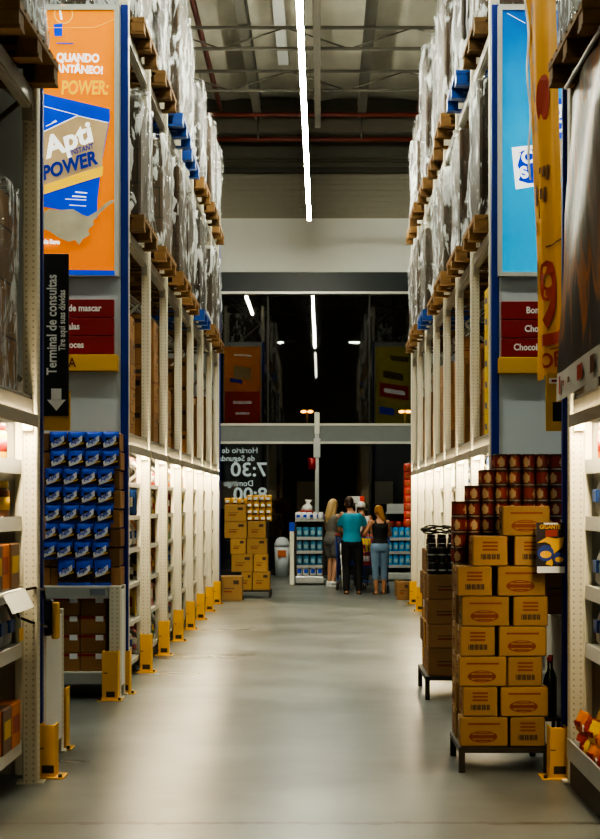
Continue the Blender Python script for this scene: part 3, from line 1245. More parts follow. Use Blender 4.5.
zrow = [STUB + .218 + .150 * i for i in range(7)]      # rows above the tall bottom row
rows = [(STUB, [62, 80.5, 98.5], True)]
cols = {6: [48.5, 65.5, 82.5, 99.5], 5: [47, 60.5, 78, 95.5], 4: [52, 70, 87, 104], 3: [52, 70, 88, 105], 2: [52, 70, 88, 106], 1: [57, 75, 92, 109], 0: [58, 76, 93, 110]}
rows = [(STUB + .002, [66, 84, 102], True)] + [(zrow[i], c, False) for i, c in enumerate(([58, 75, 93 + 7], [47.5, 61, 79, 96 + 5], [52.5, 70, 87.5, 104.5], [53, 70.5, 88.5, 105], [53, 70.5, 88.5, 105.5], [58, 75.5, 92.5, 110], [58, 76, 93, 110]))]
rows[1] = (zrow[0], [48, 64, 82, 100], False)
rows[2] = (zrow[1], [49, 66, 84, 101.5], False)
for r, (z, xs, tall) in enumerate(rows):
    for c, px in enumerate(xs):
        X = XZ(px, 0, 13.12)[0]
        place('pouch%d' % tall, pouch_b(tall), (X, 13.145, z), 0,
              'blue drink pouch, %s from the terminal sign, %s row up' % (ORD[c], ORD[r]), 'pouch', 'blue pouches on the end display')
for r in range(8):
    z = STUB + .002 + r * .158
    for c in range(4):
        place('dcart', display_carton_b, (-1.80 - c * .29 - .008 * (r % 2), 13.305, z), 0,
              'brown carton behind the blue pouches, %s layer up, %s from the aisle' % (ORD[r], ORD[c]), 'carton', 'cartons behind the blue pouches')


def low_carton_b():
    w, d, h = .205, .40, .152
    q = MB(); q.box(-w / 2, w / 2, -d / 2, d / 2, 0, h, 0, .003)
    o = q.build('packed_carton', M_CARD2)
    return o


def low_carton():
    t = empty('packed_carton')
    w, d, h = .208, .33, .150
    q = MB(); q.box(-w / 2, w / 2, -d / 2, d / 2, 0, h, 0, .004); q.box(-w / 2 + .001, w / 2 - .001, -d / 2 - .001, -d / 2, h - .028, h - .005, 1)
    q.build('box', [M_CARD2, M_SIGNR], t)
    q = MB(); q.box(.02, .085, -d / 2 - .0015, -d / 2, h - .05, h - .005)
    q.box(.03, .075, -d / 2 - .002, -d / 2 - .0014, h - .035, h - .018)
    q.build('paper_label', M_PW, t)
    return t


for r in range(4):
    for c in range(5):
        place('lowc', low_carton, (-1.875 - c * .213, 13.27, .222 + r * .153), 0,
              'red-taped brown carton under the blue pouches, %s row up, %s from the aisle' % (ORD[r], ORD[c]), 'carton', 'cartons inside the pouch frame')

# cartons on top of the frame behind the terminal sign
for r in range(6):
    for c in range(2):
        q_lab = 'brown carton in the stack behind the terminal sign, %s layer up, %s row' % (ORD[r], 'front' if c == 0 else 'rear')
        place('dcart', display_carton_b, (-1.90 - .006 * (r % 3), 9.76 + c * .28, STUB + .002 + r * .15), 0, q_lab, 'carton', 'cartons behind the terminal sign')


# ------------------------------------------------------------------ coffee cartons on the steel stand
def carton_b(w, d, h, style, mbody=None):
    def f():
        q = MB()
        q.box(-w / 2, w / 2, -d / 2, d / 2, 0, h, 2, .006)
        if style == 'plain':
            q.box(-w / 2 + .002, w / 2 - .002, -.022, .022, h - .001, h + .0012, 3)

        def decor(W, put_):
            if style == 'plain':
                put_([(-.3, .35), (.05, .35), (.05, .42), (-.3, .42)], 0); put_([(-.3, .5), (.15, .5), (.15, .53), (-.3, .53)], 1)
                put_([(.12, .68), (.36, .68), (.36, .84), (.12, .84)], 1)
                return
            if W > .25:
                put_([(-.34, .74), (.34, .74), (.34, .80), (-.34, .80)], 0)
                oc = [(-.02 + .30 * math.cos(a * PI / 10), .34 + .20 * math.sin(a * PI / 10)) for a in range(20)]
                for a in range(20):
                    p, p2 = oc[a], oc[(a + 1) % 20]
                    c_ = (-.02, .34)
                    put_([p, p2, (c_[0] + (p2[0] - c_[0]) * .86, c_[1] + (p2[1] - c_[1]) * .86), (c_[0] + (p[0] - c_[0]) * .86, c_[1] + (p[1] - c_[1]) * .86)], 0)
                put_([(-.30, .28), (.26, .28), (.26, .40), (-.30, .40)], 0)
                put_([(-.18, .19), (.14, .19), (.14, .24), (-.18, .24)], 0); put_([(-.18, .44), (.14, .44), (.14, .48), (-.18, .48)], 0)
            else:
                for i in range(3):
                    put_([(-.22, .52 + i * .12), (.22, .52 + i * .12), (.22, .58 + i * .12), (-.22, .58 + i * .12)], 0)
                for i in range(12):
                    x0 = -.27 + i * .046
                    put_([(x0, .22), (x0 + (.036 if i % 3 else .022), .22), (x0 + (.036 if i % 3 else .022), .40), (x0, .40)], 1)
        for sgn in (-1, 1):
            decor(w, lambda p, m, sgn=sgn: q.face([(-sgn * a * w, sgn * (d / 2 + .0012), c * h) for a, c in p], m))
            decor(d, lambda p, m, sgn=sgn: q.face([(sgn * (w / 2 + .0012), sgn * a * d, c * h) for a, c in p], m))
        o = q.build('carton', [M_PRINT, M_BAR, mbody or M_CARD, M_TAPE])
        if style != 'plain':
            q = MB()
            q.box(-w / 2 + .002, w / 2 - .002, -.022, .022, h - .001, h + .0012)
            q.box(-w / 2 - .0012, -w / 2 + .001, -.022, .022, h - .035, h); q.box(w / 2 - .001, w / 2 + .0012, -.022, .022, h - .035, h)
            q.build('packing_tape', M_TAPE, o)
        return o
    return f


CW, CD, CH = .282, .205, .176


def stand(x0, x1, y0, y1, label, h=.15):
    t = thing('steel_stand', label, 'stand', ((x0 + x1) / 2, (y0 + y1) / 2, 0))
    w, d = (x1 - x0) / 2, (y1 - y0) / 2
    for sx in (-1, 1):
        for sy in (-1, 1):
            q = MB(); q.box(sx * w, sx * (w - .036), sy * d, sy * (d - .036), 0, h - .03, 0, .003)
            q.build('leg', M_DARKST, t)
    q = MB()
    q.box(-w, w, -d, -d + .036, h - .032, h); q.box(-w, w, d - .036, d, h - .032, h)
    q.box(-w, -w + .036, -d + .036, d - .036, h - .032, h); q.box(w - .036, w, -d + .036, d - .036, h - .032, h)
    for i in range(1, 6):
        yy = -d + 2 * d * i / 6
        q.box(-w + .03, w - .03, yy - .012, yy + .012, h - .02, h - .002)
    q.build('frame', M_DARKST, t)
    return t


SX0, SY0, SH = .822, 9.50, .152
SX1, SY1 = 1.335, 10.14
stand(SX0 - .01, SX1 + .015, SY0 - .015, SY1 + .01, 'low dark steel stand under the coffee cartons by the yellow guard')
lab = 'printed coffee carton, %s layer up on the stand, %s'
for r in range(8):
    z = SH + r * (CH + .003)
    off = .018 * math.sin(r * 2.1)
    if r >= 6:
        off = .03 if r == 6 else 0
    wide_first = r % 2 == 0
    yA = SY0 + CD / 2 + .005
    if r == 7:
        place('cw', carton_b(CW, CD, CH, 'coffee'), (1.215, yA, z), 0, lab % (ORD[r], 'alone on top before the cans'), 'carton', 'coffee cartons on the steel stand')
        continue
    # front row: one broadside, one end-on
    xw = SX0 + CW / 2 if wide_first else SX1 - CW / 2
    xn = SX1 - CD / 2 - .01 if wide_first else SX0 + CD / 2
    if r == 6:
        xn, xw = SX0 + .075 + CD / 2, SX1 + .06 - CD / 2
        place('cn', carton_b(CD, CW, CH, 'coffee'), (xn, yA + .04, z), 0, lab % (ORD[r], 'front one nearer the aisle'), 'carton', 'coffee cartons on the steel stand')
        place('cn', None, (xw - .05, yA + .04, z), .03, lab % (ORD[r], 'front, behind the price poster'), 'carton', 'coffee cartons on the steel stand')
        continue
    place('cw', carton_b(CW, CD, CH, 'coffee'), (xw + off * .5, yA, z), R.uniform(-.02, .02), lab % (ORD[r], 'front broadside one with the oval mark'), 'carton', 'coffee cartons on the steel stand')
    place('cn', carton_b(CD, CW, CH, 'coffee'), (xn + off, SY0 + CW / 2 + .005, z), R.uniform(-.02, .02), lab % (ORD[r], 'front end-on one with the barcode'), 'carton', 'coffee cartons on the steel stand')
    # rear row
    place('cn', None, (SX0 + CD / 2 + .002, SY1 - CW / 2 - .002, z), 0, lab % (ORD[r], 'rear on the aisle side'), 'carton', 'coffee cartons on the steel stand')
    place('cw', None, (SX0 + CD + CW / 2 + .012, 9.955, z), PI, lab % (ORD[r], 'rear on the rack side'), 'carton', 'coffee cartons on the steel stand')

# tins of chocolate drink powder stacked in steps behind the cartons
M_TINR = mat('tin_dark_red', (.27, .026, .012), .3, var=.25, scale=12)
M_TINC = mat('tin_cream', (.60, .44, .26), .35, var=.2)
M_TINL = mat('tin_lid', (.50, .46, .40), .3, .6)
M_TINB = mat('tin_brown', (.09, .026, .012), .35, var=.2)
TR, TH = .041, .096


def tin_b():
    t = empty('drink_powder_tin')
    q = MB()
    q.lathe([(TR * .96, 0, 2), (TR, .003, 2)] + [(TR, .008 + .009 * i_, 0) for i_ in range(8)] + [(TR, TH - .016, 1), (TR, TH - .012, 1)], 28)
    for f in q.bm.faces:
        c = f.calc_center_median()
        if f.material_index == 0 and .012 < c.z < TH - .012:
            an = math.atan2(c.y, c.x)
            for ctr in (-PI / 2 - .55, PI / 2 + .6):
                if (((an - ctr + PI) % (2 * PI) - PI) / .52) ** 2 + ((c.z - .046) / .030) ** 2 < 1:
                    f.material_index = 3
            if abs((an + .35 + PI) % (2 * PI) - PI) < .22 or c.z < .016:
                f.material_index = 1
    q.build('tin_body', [M_TINR, M_TINB, M_TINL, M_TINC], t)
    q = MB(); q.lathe([(TR * 1.01, TH - .014), (TR * 1.01, TH - .002), (TR * .96, TH)], 18)
    q.build('lid', M_TINB, t)
    return t


tl = 'dark red tin, %s tier up, %s file, %s'
zt = SH + 6 * (CH + .003)
tiers = [(0, [.852, .936]), (1, [.852, .936]), (2, [.852, .936, 1.02, 1.104, 1.188, 1.272]), (3, [.852, .936, 1.02, 1.104, 1.188, 1.272]),
         (4, [.936, 1.02, 1.104, 1.188, 1.272, 1.356, 1.44]), (5, [1.02, 1.104, 1.188, 1.272, 1.356, 1.44]), (6, [1.104, 1.188, 1.272, 1.356, 1.44])]
file_n = ['front', 'middle', 'rear']
for ti, xs in tiers:
    for fi in range(3):
        yy = 9.86 + fi * .09
        for ci, x in enumerate(xs):
            place('tin', tin_b, (x + R.uniform(-.002, .002), yy, zt + ti * (TH + .0005)), R.choice((0, 0, 1.9, 3.6, .5)),
                  tl % (ORD[ti], file_n[fi], ORD[ci] + ' from the aisle'), 'tin', 'dark red tins stacked behind the coffee cartons')
# tins standing behind the top cartons, and the tins on the rack side with the carton that lifts them
for ti in range(2):
    for fi in range(3):
        for ci, x in enumerate([1.02, 1.104, 1.188, 1.272]):
            place('tin', tin_b, (x, 9.86 + fi * .09, zt + ti * (TH + .0005)), 0, tl % (ORD[ti], file_n[fi], ORD[ci] + ' behind the top carton'), 'tin', 'dark red tins stacked behind the coffee cartons')
for ti in range(4):
    for fi in range(2):
        for ci, x in enumerate([1.356, 1.44]):
            place('tin', tin_b, (x, 9.86 + fi * .09, zt + ti * (TH + .0005)), .8 * ti, tl % (ORD[ti], file_n[fi], ('first', 'second')[ci] + ' before the blue edge'), 'tin', 'dark red tins stacked behind the coffee cartons')
place('riser', carton_b(.24, .34, zt - STUB - .003, 'plain', M_CARD2), (1.455, 9.95, STUB + .001), 0, 'plain brown carton under the tins beside the blue panel edge', 'carton')

# price poster before the tins
t = thing('price_poster', 'dark and yellow price poster fixed beside the blue panel edge', 'poster', (1.345, 9.42, 1.2))
M_PO1 = mat('poster_dark', (.020, .014, .020), .4)
M_PO2 = mat('poster_yellow', (.70, .40, .03), .45, var=.15)
M_PO3 = mat('poster_blue', (.02, .05, .26), .45, var=.3, scale=20)
M_PO4 = mat('poster_red', (.30, .03, .01), .45, var=.2)
pw, ph = .168, .285
q = MB(); q.box(-pw / 2, pw / 2, 0, .004, 0, ph, 0)
q.build('sheet', M_PO1, t)
q = MB(); q.box(-pw / 2 + .005, pw / 2, -.003, 0, -.012, .026)
q.build('white_holder', M_PW, t)
for nm, pts, m, k in (('yellow_flash', [(-.08, .165), (-.02, .20), (.03, .19), (.08, .20), (.07, .14), (.02, .10), (.0, .155), (-.03, .17)], M_PO2, 1),
                      ('yellow_flash', [(-.03, .04), (.0, .09), (.015, .05), (.01, .03)], M_PO2, 1),
                      ('red_lines', [(-.03, .20), (.04, .205), (.045, .245), (-.03, .24)], M_PO4, 2)):
    q = MB(); q.face([(x, -.001 * k, z) for x, z in pts]); q.build(nm, m, t)
for cx_, cz_, r_ in ((-.028, .105, .048), (.052, .075, .036)):
    q = MB(); q.face([(cx_ + r_ * math.cos(a * PI / 10), -.002, cz_ + r_ * math.sin(a * PI / 10)) for a in range(20)])
    q.build('blue_disc', M_PO3, t)
    q = MB(); q.face([(cx_ + r_ * .7 * math.cos(a * PI / 8), -.003, cz_ - .008 + r_ * .45 * math.sin(a * PI / 8)) for a in range(16)])
    q.build('gold_patch', M_PO2, t)
text('GIGANTE', .036, M_PO2, t, (-.064, -.002, .248), bold=.0006, xs=.8)
q = MB(); q.box(-.04, .045, -.002, -.001, .274, .283); q.build('white_line', M_PW, t)
q = MB(); q.cyl((.07, .002, .28), (.07, .06, .30), .003, n=5); q.build('clip', M_GALV, t)

# dark bottles on the end frame behind the guard
M_BOT = mat('dark_bottle_glass', (.012, .016, .010), .15, spec=.7)


def bottle_b(h, r, mb, mc, name='bottle'):
    def f():
        t = empty(name)
        q = MB(); q.lathe([(r * .9, 0), (r, .008), (r, h * .60), (r * .8, h * .68), (r * .36, h * .78), (r * .34, h * .93)], 14)
        q.build('glass_body', mb, t)
        q = MB(); q.lathe([(r * .40, h * .92), (r * .40, h * .995), (r * .36, h)], 12)
        q.build('cap', mc, t)
        return t
    return f


for i, (x, y) in enumerate(((1.368, 9.62), (1.392, 9.74))):
    o = place('wine', bottle_b(.36, .038, M_BOT, mat('red_foil', (.35, .03, .02), .4)), (x, y, .315), 0, ('dark red-capped bottle standing above the yellow guard, nearer one', 'dark red-capped bottle standing above the yellow guard, farther one')[i], 'bottle', 'dark bottles above the guard')
t = thing('bottle_shelf', 'small dark shelf behind the yellow guard carrying red-capped bottles', 'shelf', (1.385, 9.68, 0))
q = MB(); q.box(-.05, .045, -.12, .12, .295, .315); q.build('tray', M_DARKST, t)
for yy in (-.11, .11):
    q = MB(); q.box(.02, .04, yy - .01, yy + .01, 0, .295); q.build('leg', M_DARKST, t)

# ------------------------------------------------------------------ second stand farther along the blue-advert side
S2X0, S2Y0 = .85, 13.0
stand(S2X0 - .01, 1.40, S2Y0 - .01, 14.0, 'low dark steel stand farther along the aisle under dark-topped cartons', .19)
heights = [.225, .19, .20, .20, .19]
z = .192
for r, h in enumerate(heights):
    for c, (x, y) in enumerate(((S2X0 + .20, S2Y0 + .17), (S2X0 + .20, S2Y0 + .49), (S2X0 + .20, S2Y0 + .81))):
        if r == 4 and c == 0:
            continue
        place('st2_%d' % r, carton_b(.37, .30, h, 'plain', M_CARD2), (x + .01 * math.sin(r * 3 + c), y, z), R.uniform(-.02, .02),
              'plain brown carton, %s layer up on the farther stand, %s row back' % (ORD[r], ORD[c]), 'carton', 'plain cartons on the farther stand')
    z += h + .003
ztop2 = z - heights[4] - .003
M_JD = mat('black_label_jar', (.018, .014, .013), .3, var=.3)
M_SILV = mat('silver_label', (.45, .44, .42), .3, .3)


def jar_b():
    t = empty('dark_jar')
    q = MB(); q.lathe([(.036, 0, 0), (.038, .01, 0), (.038, .028, 1), (.038, .040, 0), (.038, .085, 0), (.030, .10, 0)], 14)
    q.build('jar_body', [M_JD, M_SILV], t)
    q = MB(); q.lathe([(.033, .10), (.033, .122), (.03, .125)], 14)
    q.build('lid', M_JD, t)
    return t


for k in range(2):
    for c in range(4):
        for d in range(2):
            place('jar', jar_b, (S2X0 + .05 + c * .08, S2Y0 + .06 + d * .085, ztop2 + k * .126), 0,
                  'silver-banded black jar on the farther stand, %s tier, %s from the aisle, %s' % (('lower', 'upper')[k], ORD[c], ('front', 'rear')[d]), 'jar', 'black jars on the farther stand')
for c in range(6):
    place('jar', jar_b, (S2X0 + .07 + (c % 3) * .09, S2Y0 + .45 + (c // 3) * .1, z), 0,
          'black jar on top of the farther stand behind the jar tiers, %s along' % ORD[c], 'jar', 'black jars on the farther stand')
# coil of black strapping on top
t = thing('strapping_coil', 'tangled black strapping loops lying on the jars of the farther stand', 'strapping', (S2X0 + .16, S2Y0 + .47, z + .125))
q = MB()
prev = None
for i in range(90):
    a = i * .35
    p = Vector((.15 * math.cos(a) * (1 + .2 * math.sin(i * .31)), .10 * math.sin(a), .018 + .016 * math.sin(i * .77) + i * .0005))
    if prev is not None:
        q.cyl(prev, p, .006, n=5)
    prev = p
q.build('strap', M_JD, t)
t = thing('hanging_strap', 'yellow strap with a paper tag hanging down the farther carton stand', 'strap', (S2X0 - .013, S2Y0 + .1, 0))
q = MB()
for za, zb, dx in ((.75, .60, 0), (.60, .42, .004), (.42, .34, -.004)):
    q.box(-.004 + dx, .0 + dx, -.02, .02, zb, za)
q.build('strap_band', M_YEL, t)
q = MB(); q.box(-.006, -.001, -.025, .03, .75, .81); q.build('paper_tag', M_PW, t)

# ------------------------------------------------------------------ hanging banners by the crossing
M_BAN = mat('banner_yellow', (.66, .31, .004), .75, var=.12, scale=3)
M_BANR = mat('banner_red', (.42, .035, .008), .5, var=.15)
M_BAND = mat('banner_dark_ink', (.13, .045, .01), .5)
t = thing('hanging_banner', 'long yellow banner with red figures hanging beside the light blue advert', 'banner', (1.44, 10.35, 2.42))
q = MB()
nj, nk = 30, 14
W_, H_ = .92, 3.6


def ban_x(v, z):
    return .028 * math.sin(v * 7 + z * .5) + .012 * math.sin(v * 19 + z) - (.05 * max(0, v - .82) / .18) + .025 * noise.noise((v * 2, z * .8, 3))


g = [[q.bm.verts.new((ban_x(i / nk, H_ * j / nj), -.80 + W_ * i / nk + (.86 * j / nj), H_ * j / nj - .03 * (i / nk))) for i in range(nk + 1)] for j in range(nj + 1)]
for j in range(nj):
    for i in range(nk):
        f = q.bm.faces.new((g[j][i], g[j][i + 1], g[j + 1][i + 1], g[j + 1][i])); f.smooth = True
sh_ = q.build('sheet', M_BAN, t)


def on_banner(w, v, z, size, m, xs=1.0, bold=.0, ang=0):
    me = text_mesh(w, size, m, bold=bold, xs=xs, ext=.0).copy()
    # lay the lettering on the cloth: reads from the far edge towards the near one
    ca, sa = math.cos(ang), math.sin(ang)
    for vv in me.vertices:
        lx, ly = vv.co.x * ca - vv.co.y * sa, vv.co.x * sa + vv.co.y * ca
        s_ = v - lx / W_
        zz = z + ly
        vv.co = (ban_x(s_, zz) - .006, -.80 + W_ * s_ + .86 * zz / H_, zz)
    return put('lettering', me, t)


on_banner('9', .60, .30, .58, M_BANR, .95, .016)
on_banner('OFF', .62, .03, .13, M_BANR, 1.5, .004)
for (v, z, w, h, m) in ((.62, .17, .36, .075, M_BANR), (.93, .55, .05, .22, M_BAND), (.93, .95, .05, .10, M_BAND), (.9, 1.15, .06, .14, M_BAND), (.45, .80, .40, .010, M_BAND), (.48, .14, .40, .008, M_BAND)):
    q = MB()
    n_ = 6
    for i in range(n_):
        a, c = v - w / W_ * i / n_, v - w / W_ * (i + 1) / n_
        q.face([(ban_x(s_, zz) - .006, -.80 + W_ * s_ + .86 * zz / H_, zz) for s_, zz in ((a, z), (c, z), (c, z + h), (a, z + h))])
    q.build('printed_bar', m, t)
q = MB()
n_ = 18
vc, zc = .36, 1.78
q.face([(ban_x(vc + .10 * math.cos(a * PI / 9), zc + .16 * math.sin(a * PI / 9)) - .008, -.80 + W_ * (vc + .10 * math.cos(a * PI / 9)) + .86 * zc / H_, zc + .16 * math.sin(a * PI / 9)) for a in range(n_)])
q.build('red_oval', M_BANR, t)
for (v0, z0_, dz) in ((.62, 1.02, .12), (.45, 1.10, .10), (.72, 1.62, .14), (.76, 1.85, .14), (.70, 2.10, .16), (.74, 2.4, .16), (.40, 1.24, .10)):
    q = MB()
    for k_ in range(3):
        q.face([(ban_x(s_, zz) - .007, -.80 + W_ * s_ + .86 * zz / H_, zz) for s_, zz in ((v0 + .05 * k_, z0_ + .03 * k_), (v0 + .05 * k_ - .035, z0_ + .03 * k_), (v0 + .05 * k_ - .05, z0_ + dz), (v0 + .05 * k_ - .02, z0_ + dz))])
    q.build('brush_mark', M_BAND, t)
q = MB()
prev = None
for j in range(26):
    zz = 1.35 + 2.2 * j / 25
    wd = .022 + .014 * math.sin(j * 1.7)
    cu = (ban_x(.94, zz) - .030 - .01 * math.sin(j * .9), -.80 + W_ * .94, zz)
    row = (q.bm.verts.new((cu[0], cu[1] - wd + .86 * zz / H_, zz)), q.bm.verts.new((cu[0] - .012, cu[1] + .86 * zz / H_, zz)), q.bm.verts.new((cu[0] + .006, cu[1] + wd + .86 * zz / H_, zz)))
    if prev:
        for i in range(2):
            q.bm.faces.new((prev[i], prev[i + 1], row[i + 1], row[i])).smooth = True
    prev = row
q.build('curled_edge', mat('white_vinyl_back', (.75, .72, .64), .3), t)
q = MB(); q.cyl((0, .02, H_ + .0), (0, 1.02, H_ + .0), .015, n=8)
for yy in (.15, .9):
    q.cyl((0, yy, H_), (0, yy, 9.05 - 2.42), .004, n=5)
q.build('hanging_rod', M_GALV, t)


def drape_mat():
    m, nt, b = nodes_of('printed_drape')
    N, L = nt.nodes, nt.links
    tc = N.new('ShaderNodeTexCoord')
    mp = N.new('ShaderNodeMapping')
    mp.inputs['Rotation'].default_value = (.55, 0, 0)
    mp.inputs['Scale'].default_value = (1, 3.2, .7)
    L.new(tc.outputs['Object'], mp.inputs['Vector'])
    nz = N.new('ShaderNodeTexNoise')
    nz.inputs['Scale'].default_value = 2.1
    nz.inputs['Detail'].default_value = 3
    nz.inputs['Distortion'].default_value = .6
    L.new(mp.outputs['Vector'], nz.inputs['Vector'])
    sp = N.new('ShaderNodeSeparateXYZ')
    L.new(tc.outputs['Object'], sp.inputs['Vector'])
    ma = N.new('ShaderNodeMath'); ma.operation = 'MULTIPLY_ADD'
    ma.inputs[1].default_value = .36
    L.new(sp.outputs['Z'], ma.inputs[0])
    sc_ = N.new('ShaderNodeMath'); sc_.operation = 'MULTIPLY_ADD'
    sc_.inputs[1].default_value = .75
    sc_.inputs[2].default_value = -.27
    L.new(nz.outputs['Fac'], sc_.inputs[0])
    L.new(sc_.outputs['Value'], ma.inputs[2])
    rp = N.new('ShaderNodeValToRGB')
    el = rp.color_ramp.elements
    el[0].position, el[0].color = .16, (.012, .014, .022, 1)
    el[1].position, el[1].color = .92, (.62, .60, .54, 1)
    for p, c in ((.27, (.035, .035, .045, 1)), (.30, (.40, .13, .012, 1)), (.35, (.30, .10, .012, 1)), (.38, (.10, .07, .05, 1)), (.48, (.17, .16, .14, 1)), (.57, (.30, .27, .22, 1)), (.60, (.44, .16, .02, 1)), (.64, (.36, .13, .02, 1)), (.68, (.20, .19, .18, 1)), (.78, (.40, .38, .33, 1))):
        e = el.new(p)
        e.color = c
    L.new(ma.outputs['Value'], rp.inputs['Fac'])
    L.new(rp.outputs['Color'], b.inputs['Base Color'])
    b.inputs['Roughness'].default_value = .35
    return m


t = thing('draped_banner', 'grey and orange printed plastic banner draped down the rack with a white lower edge', 'banner', (1.375, 7.0, 2.2))
q = MB()
nj, nk = 22, 34
W2, H2 = 2.02, 1.72


def dr_x(v, z):
    return .0 + .05 * noise.noise((v * 2.2 + z * .9, z * .8, 1.3)) + .020 * math.sin(v * 12 + z * 5) * (z / H2) - .03 * (1 - z / H2)


g = [[q.bm.verts.new((dr_x(i / nk, H2 * j / nj), W2 * i / nk, H2 * j / nj + .03 * math.sin(i / nk * 5))) for i in range(nk + 1)] for j in range(nj + 1)]
for j in range(2, nj):
    for i in range(nk):
        f = q.bm.faces.new((g[j][i], g[j][i + 1], g[j + 1][i + 1], g[j + 1][i])); f.smooth = True
for i in range(nk + 1):
    for j in range(2):
        q.bm.verts.remove(g[j][i])
q.build('printed_sheet', drape_mat(), t)
q = MB()
g = [[q.bm.verts.new((dr_x(i / nk, H2 * j / nj) - .002, W2 * i / nk, H2 * j / nj + .03 * math.sin(i / nk * 5))) for i in range(nk + 1)] for j in range(3)]
for j in range(2):
    for i in range(nk):
        q.bm.faces.new((g[j][i], g[j][i + 1], g[j + 1][i + 1], g[j + 1][i])).smooth = True
q.build('white_edge', mat('white_vinyl', (.62, .61, .57), .4), t)
for i, (v, w, h, m) in enumerate(((.93, .05, .10, M_BANR), (.86, .04, .03, M_BANR), (.78, .05, .03, M_BAND), (.66, .12, .08, M_BANR), (.52, .10, .09, M_BAND))):
    q = MB()
    q.face([(dr_x(s_, .07) - .012, W2 * s_, z + .03 * math.sin(s_ * 5)) for s_, z in ((v, .08 - h / 2), (v - w / W2, .08 - h / 2), (v - w / W2, .08 + h / 2), (v, .08 + h / 2))])
    q.build('edge_print', m, t)
q = MB(); q.cyl((0, 0, H2 + .02), (0, W2, H2 + .02), .012, n=8); q.build('top_rod', M_GALV, t)

# ------------------------------------------------------------------ pallets and wrapped loads
PD, PW_ = 1.16, 1.18


def pallet_shape(q):
    for i in range(7):
        y = -PW_ / 2 + .06 + i * (PW_ - .12) / 6
        q.box(-PD / 2, PD / 2, y - .06, y + .06, .118, .14)
    for sx in (-1, 0, 1):
        q.box(sx * (PD / 2 - .05) - .05, sx * (PD / 2 - .05) + .05, -PW_ / 2, PW_ / 2, .098, .118)
        for sy in (-1, 0, 1):
            q.box(sx * (PD / 2 - .06) - .055, sx * (PD / 2 - .06) + .055, sy * (PW_ / 2 - .07) - .065, sy * (PW_ / 2 - .07) + .065, .02, .098)
    for sy in (-1, 0, 1):
        q.box(-PD / 2, PD / 2, sy * (PW_ / 2 - .07) - .06, sy * (PW_ / 2 - .07) + .06, 0, .02)


def pallet_b(m):
    def f():
        q = MB()
        pallet_shape(q)
        return q.build('pallet', m)
    return f


def wrinkle_box(q, sx, sy, h, seed, amp, lean=0.0):
    nx_, ny_, nz_ = 9, 11, max(6, int(h / .11))

    def P3(x, y, z):
        v = Vector((x * sx / 2, y * sy / 2, z * h))
        rr = 1 - .06 * (abs(x) ** 6) * (abs(y) ** 6)
        k = noise.noise((v.x * 3.1 + seed, v.y * 3.1, v.z * 1.9 + seed * 2)) + .6 * noise.noise((v.x * 8 + seed, v.y * 8, v.z * 5))
        o = Vector((x, y, 0))
        if o.length > 0:
            o.normalize()
        v.x *= rr; v.y *= rr
        v += o * (amp * k)
        v.z += (amp * 1.8 * noise.noise((v.x * 2, v.y * 2, seed)) if z > .95 else 0)
        v.x += lean * z
        return v
    vs = {}

    def V(i, j, k_):
        key = (i, j, k_)
        if key not in vs:
            vs[key] = q.bm.verts.new(P3(i / nx_ * 2 - 1, j / ny_ * 2 - 1, k_ / nz_))
        return vs[key]
    fs = []
    for k_ in range(nz_):
        for i in range(nx_):
            for j in (0, ny_):
                fs.append((V(i, j, k_), V(i + 1, j, k_), V(i + 1, j, k_ + 1), V(i, j, k_ + 1)))
        for j in range(ny_):
            for i in (0, nx_):
                fs.append((V(i, j, k_), V(i, j + 1, k_), V(i, j + 1, k_ + 1), V(i, j, k_ + 1)))
    for i in range(nx_):
        for j in range(ny_):
            fs.append((V(i, j, nz_), V(i + 1, j, nz_), V(i + 1, j + 1, nz_), V(i, j + 1, nz_)))
    for f in fs:
        q.bm.faces.new(f).smooth = True


def load_b(sx, sy, h, seed, inner, film, amp=.042):
    def f():
        t = empty('wrapped_load')
        q = MB()
        q.box(-sx / 2 + .03, sx / 2 - .03, -sy / 2 + .03, sy / 2 - .03, .001, h - .05, 0, .02)
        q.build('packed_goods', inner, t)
        q = MB()
        wrinkle_box(q, sx, sy, h, seed, amp)
        q.build('plastic_wrap', film, t)
        return t
    return f


KINDS = [  # width across, along the aisle, height
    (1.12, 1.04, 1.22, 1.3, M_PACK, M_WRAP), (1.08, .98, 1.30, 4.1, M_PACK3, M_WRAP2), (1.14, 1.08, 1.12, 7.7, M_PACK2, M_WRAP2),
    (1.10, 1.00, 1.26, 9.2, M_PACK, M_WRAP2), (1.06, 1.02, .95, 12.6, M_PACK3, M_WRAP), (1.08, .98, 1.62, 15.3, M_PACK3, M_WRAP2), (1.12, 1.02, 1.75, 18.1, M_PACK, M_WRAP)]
WORDS = ['tall milky film', 'dark cartons under film', 'pale goods under film', 'brown cartons under milky film', 'shorter dark film']


def pallet_spot(key, s, xf, yc, lev, kind, blue, where, over=.10, skip_load=False):
    xc = xf + s * (PD / 2 - over)
    z = LEVELS[lev] + .001
    pal = 'blue plastic' if blue else 'wooden'
    place('pal%d' % blue, pallet_b(M_BLUEPAL if blue else M_WOOD), (xc, yc, z), 0, '%s pallet on the %s beams, %s, %s' % (pal, ('first', 'middle', 'top')[lev], where, RK[key]), 'pallet', 'pallets on the upper beams')
    k = KINDS[kind]
    place('load%d' % kind, load_b(k[0], k[1], k[2], k[3], k[4], k[5]), (xc, yc, z + .141), 0,
          '%s load on the %s beams, %s, %s' % (('clear wrapped', 'milky wrapped', 'pale wrapped', 'film wrapped brown', 'low wrapped', 'tall milky wrapped', 'tall clear wrapped')[kind], ('first', 'middle', 'top')[lev], where, RK[key]), 'wrapped load', 'wrapped loads on the upper beams')


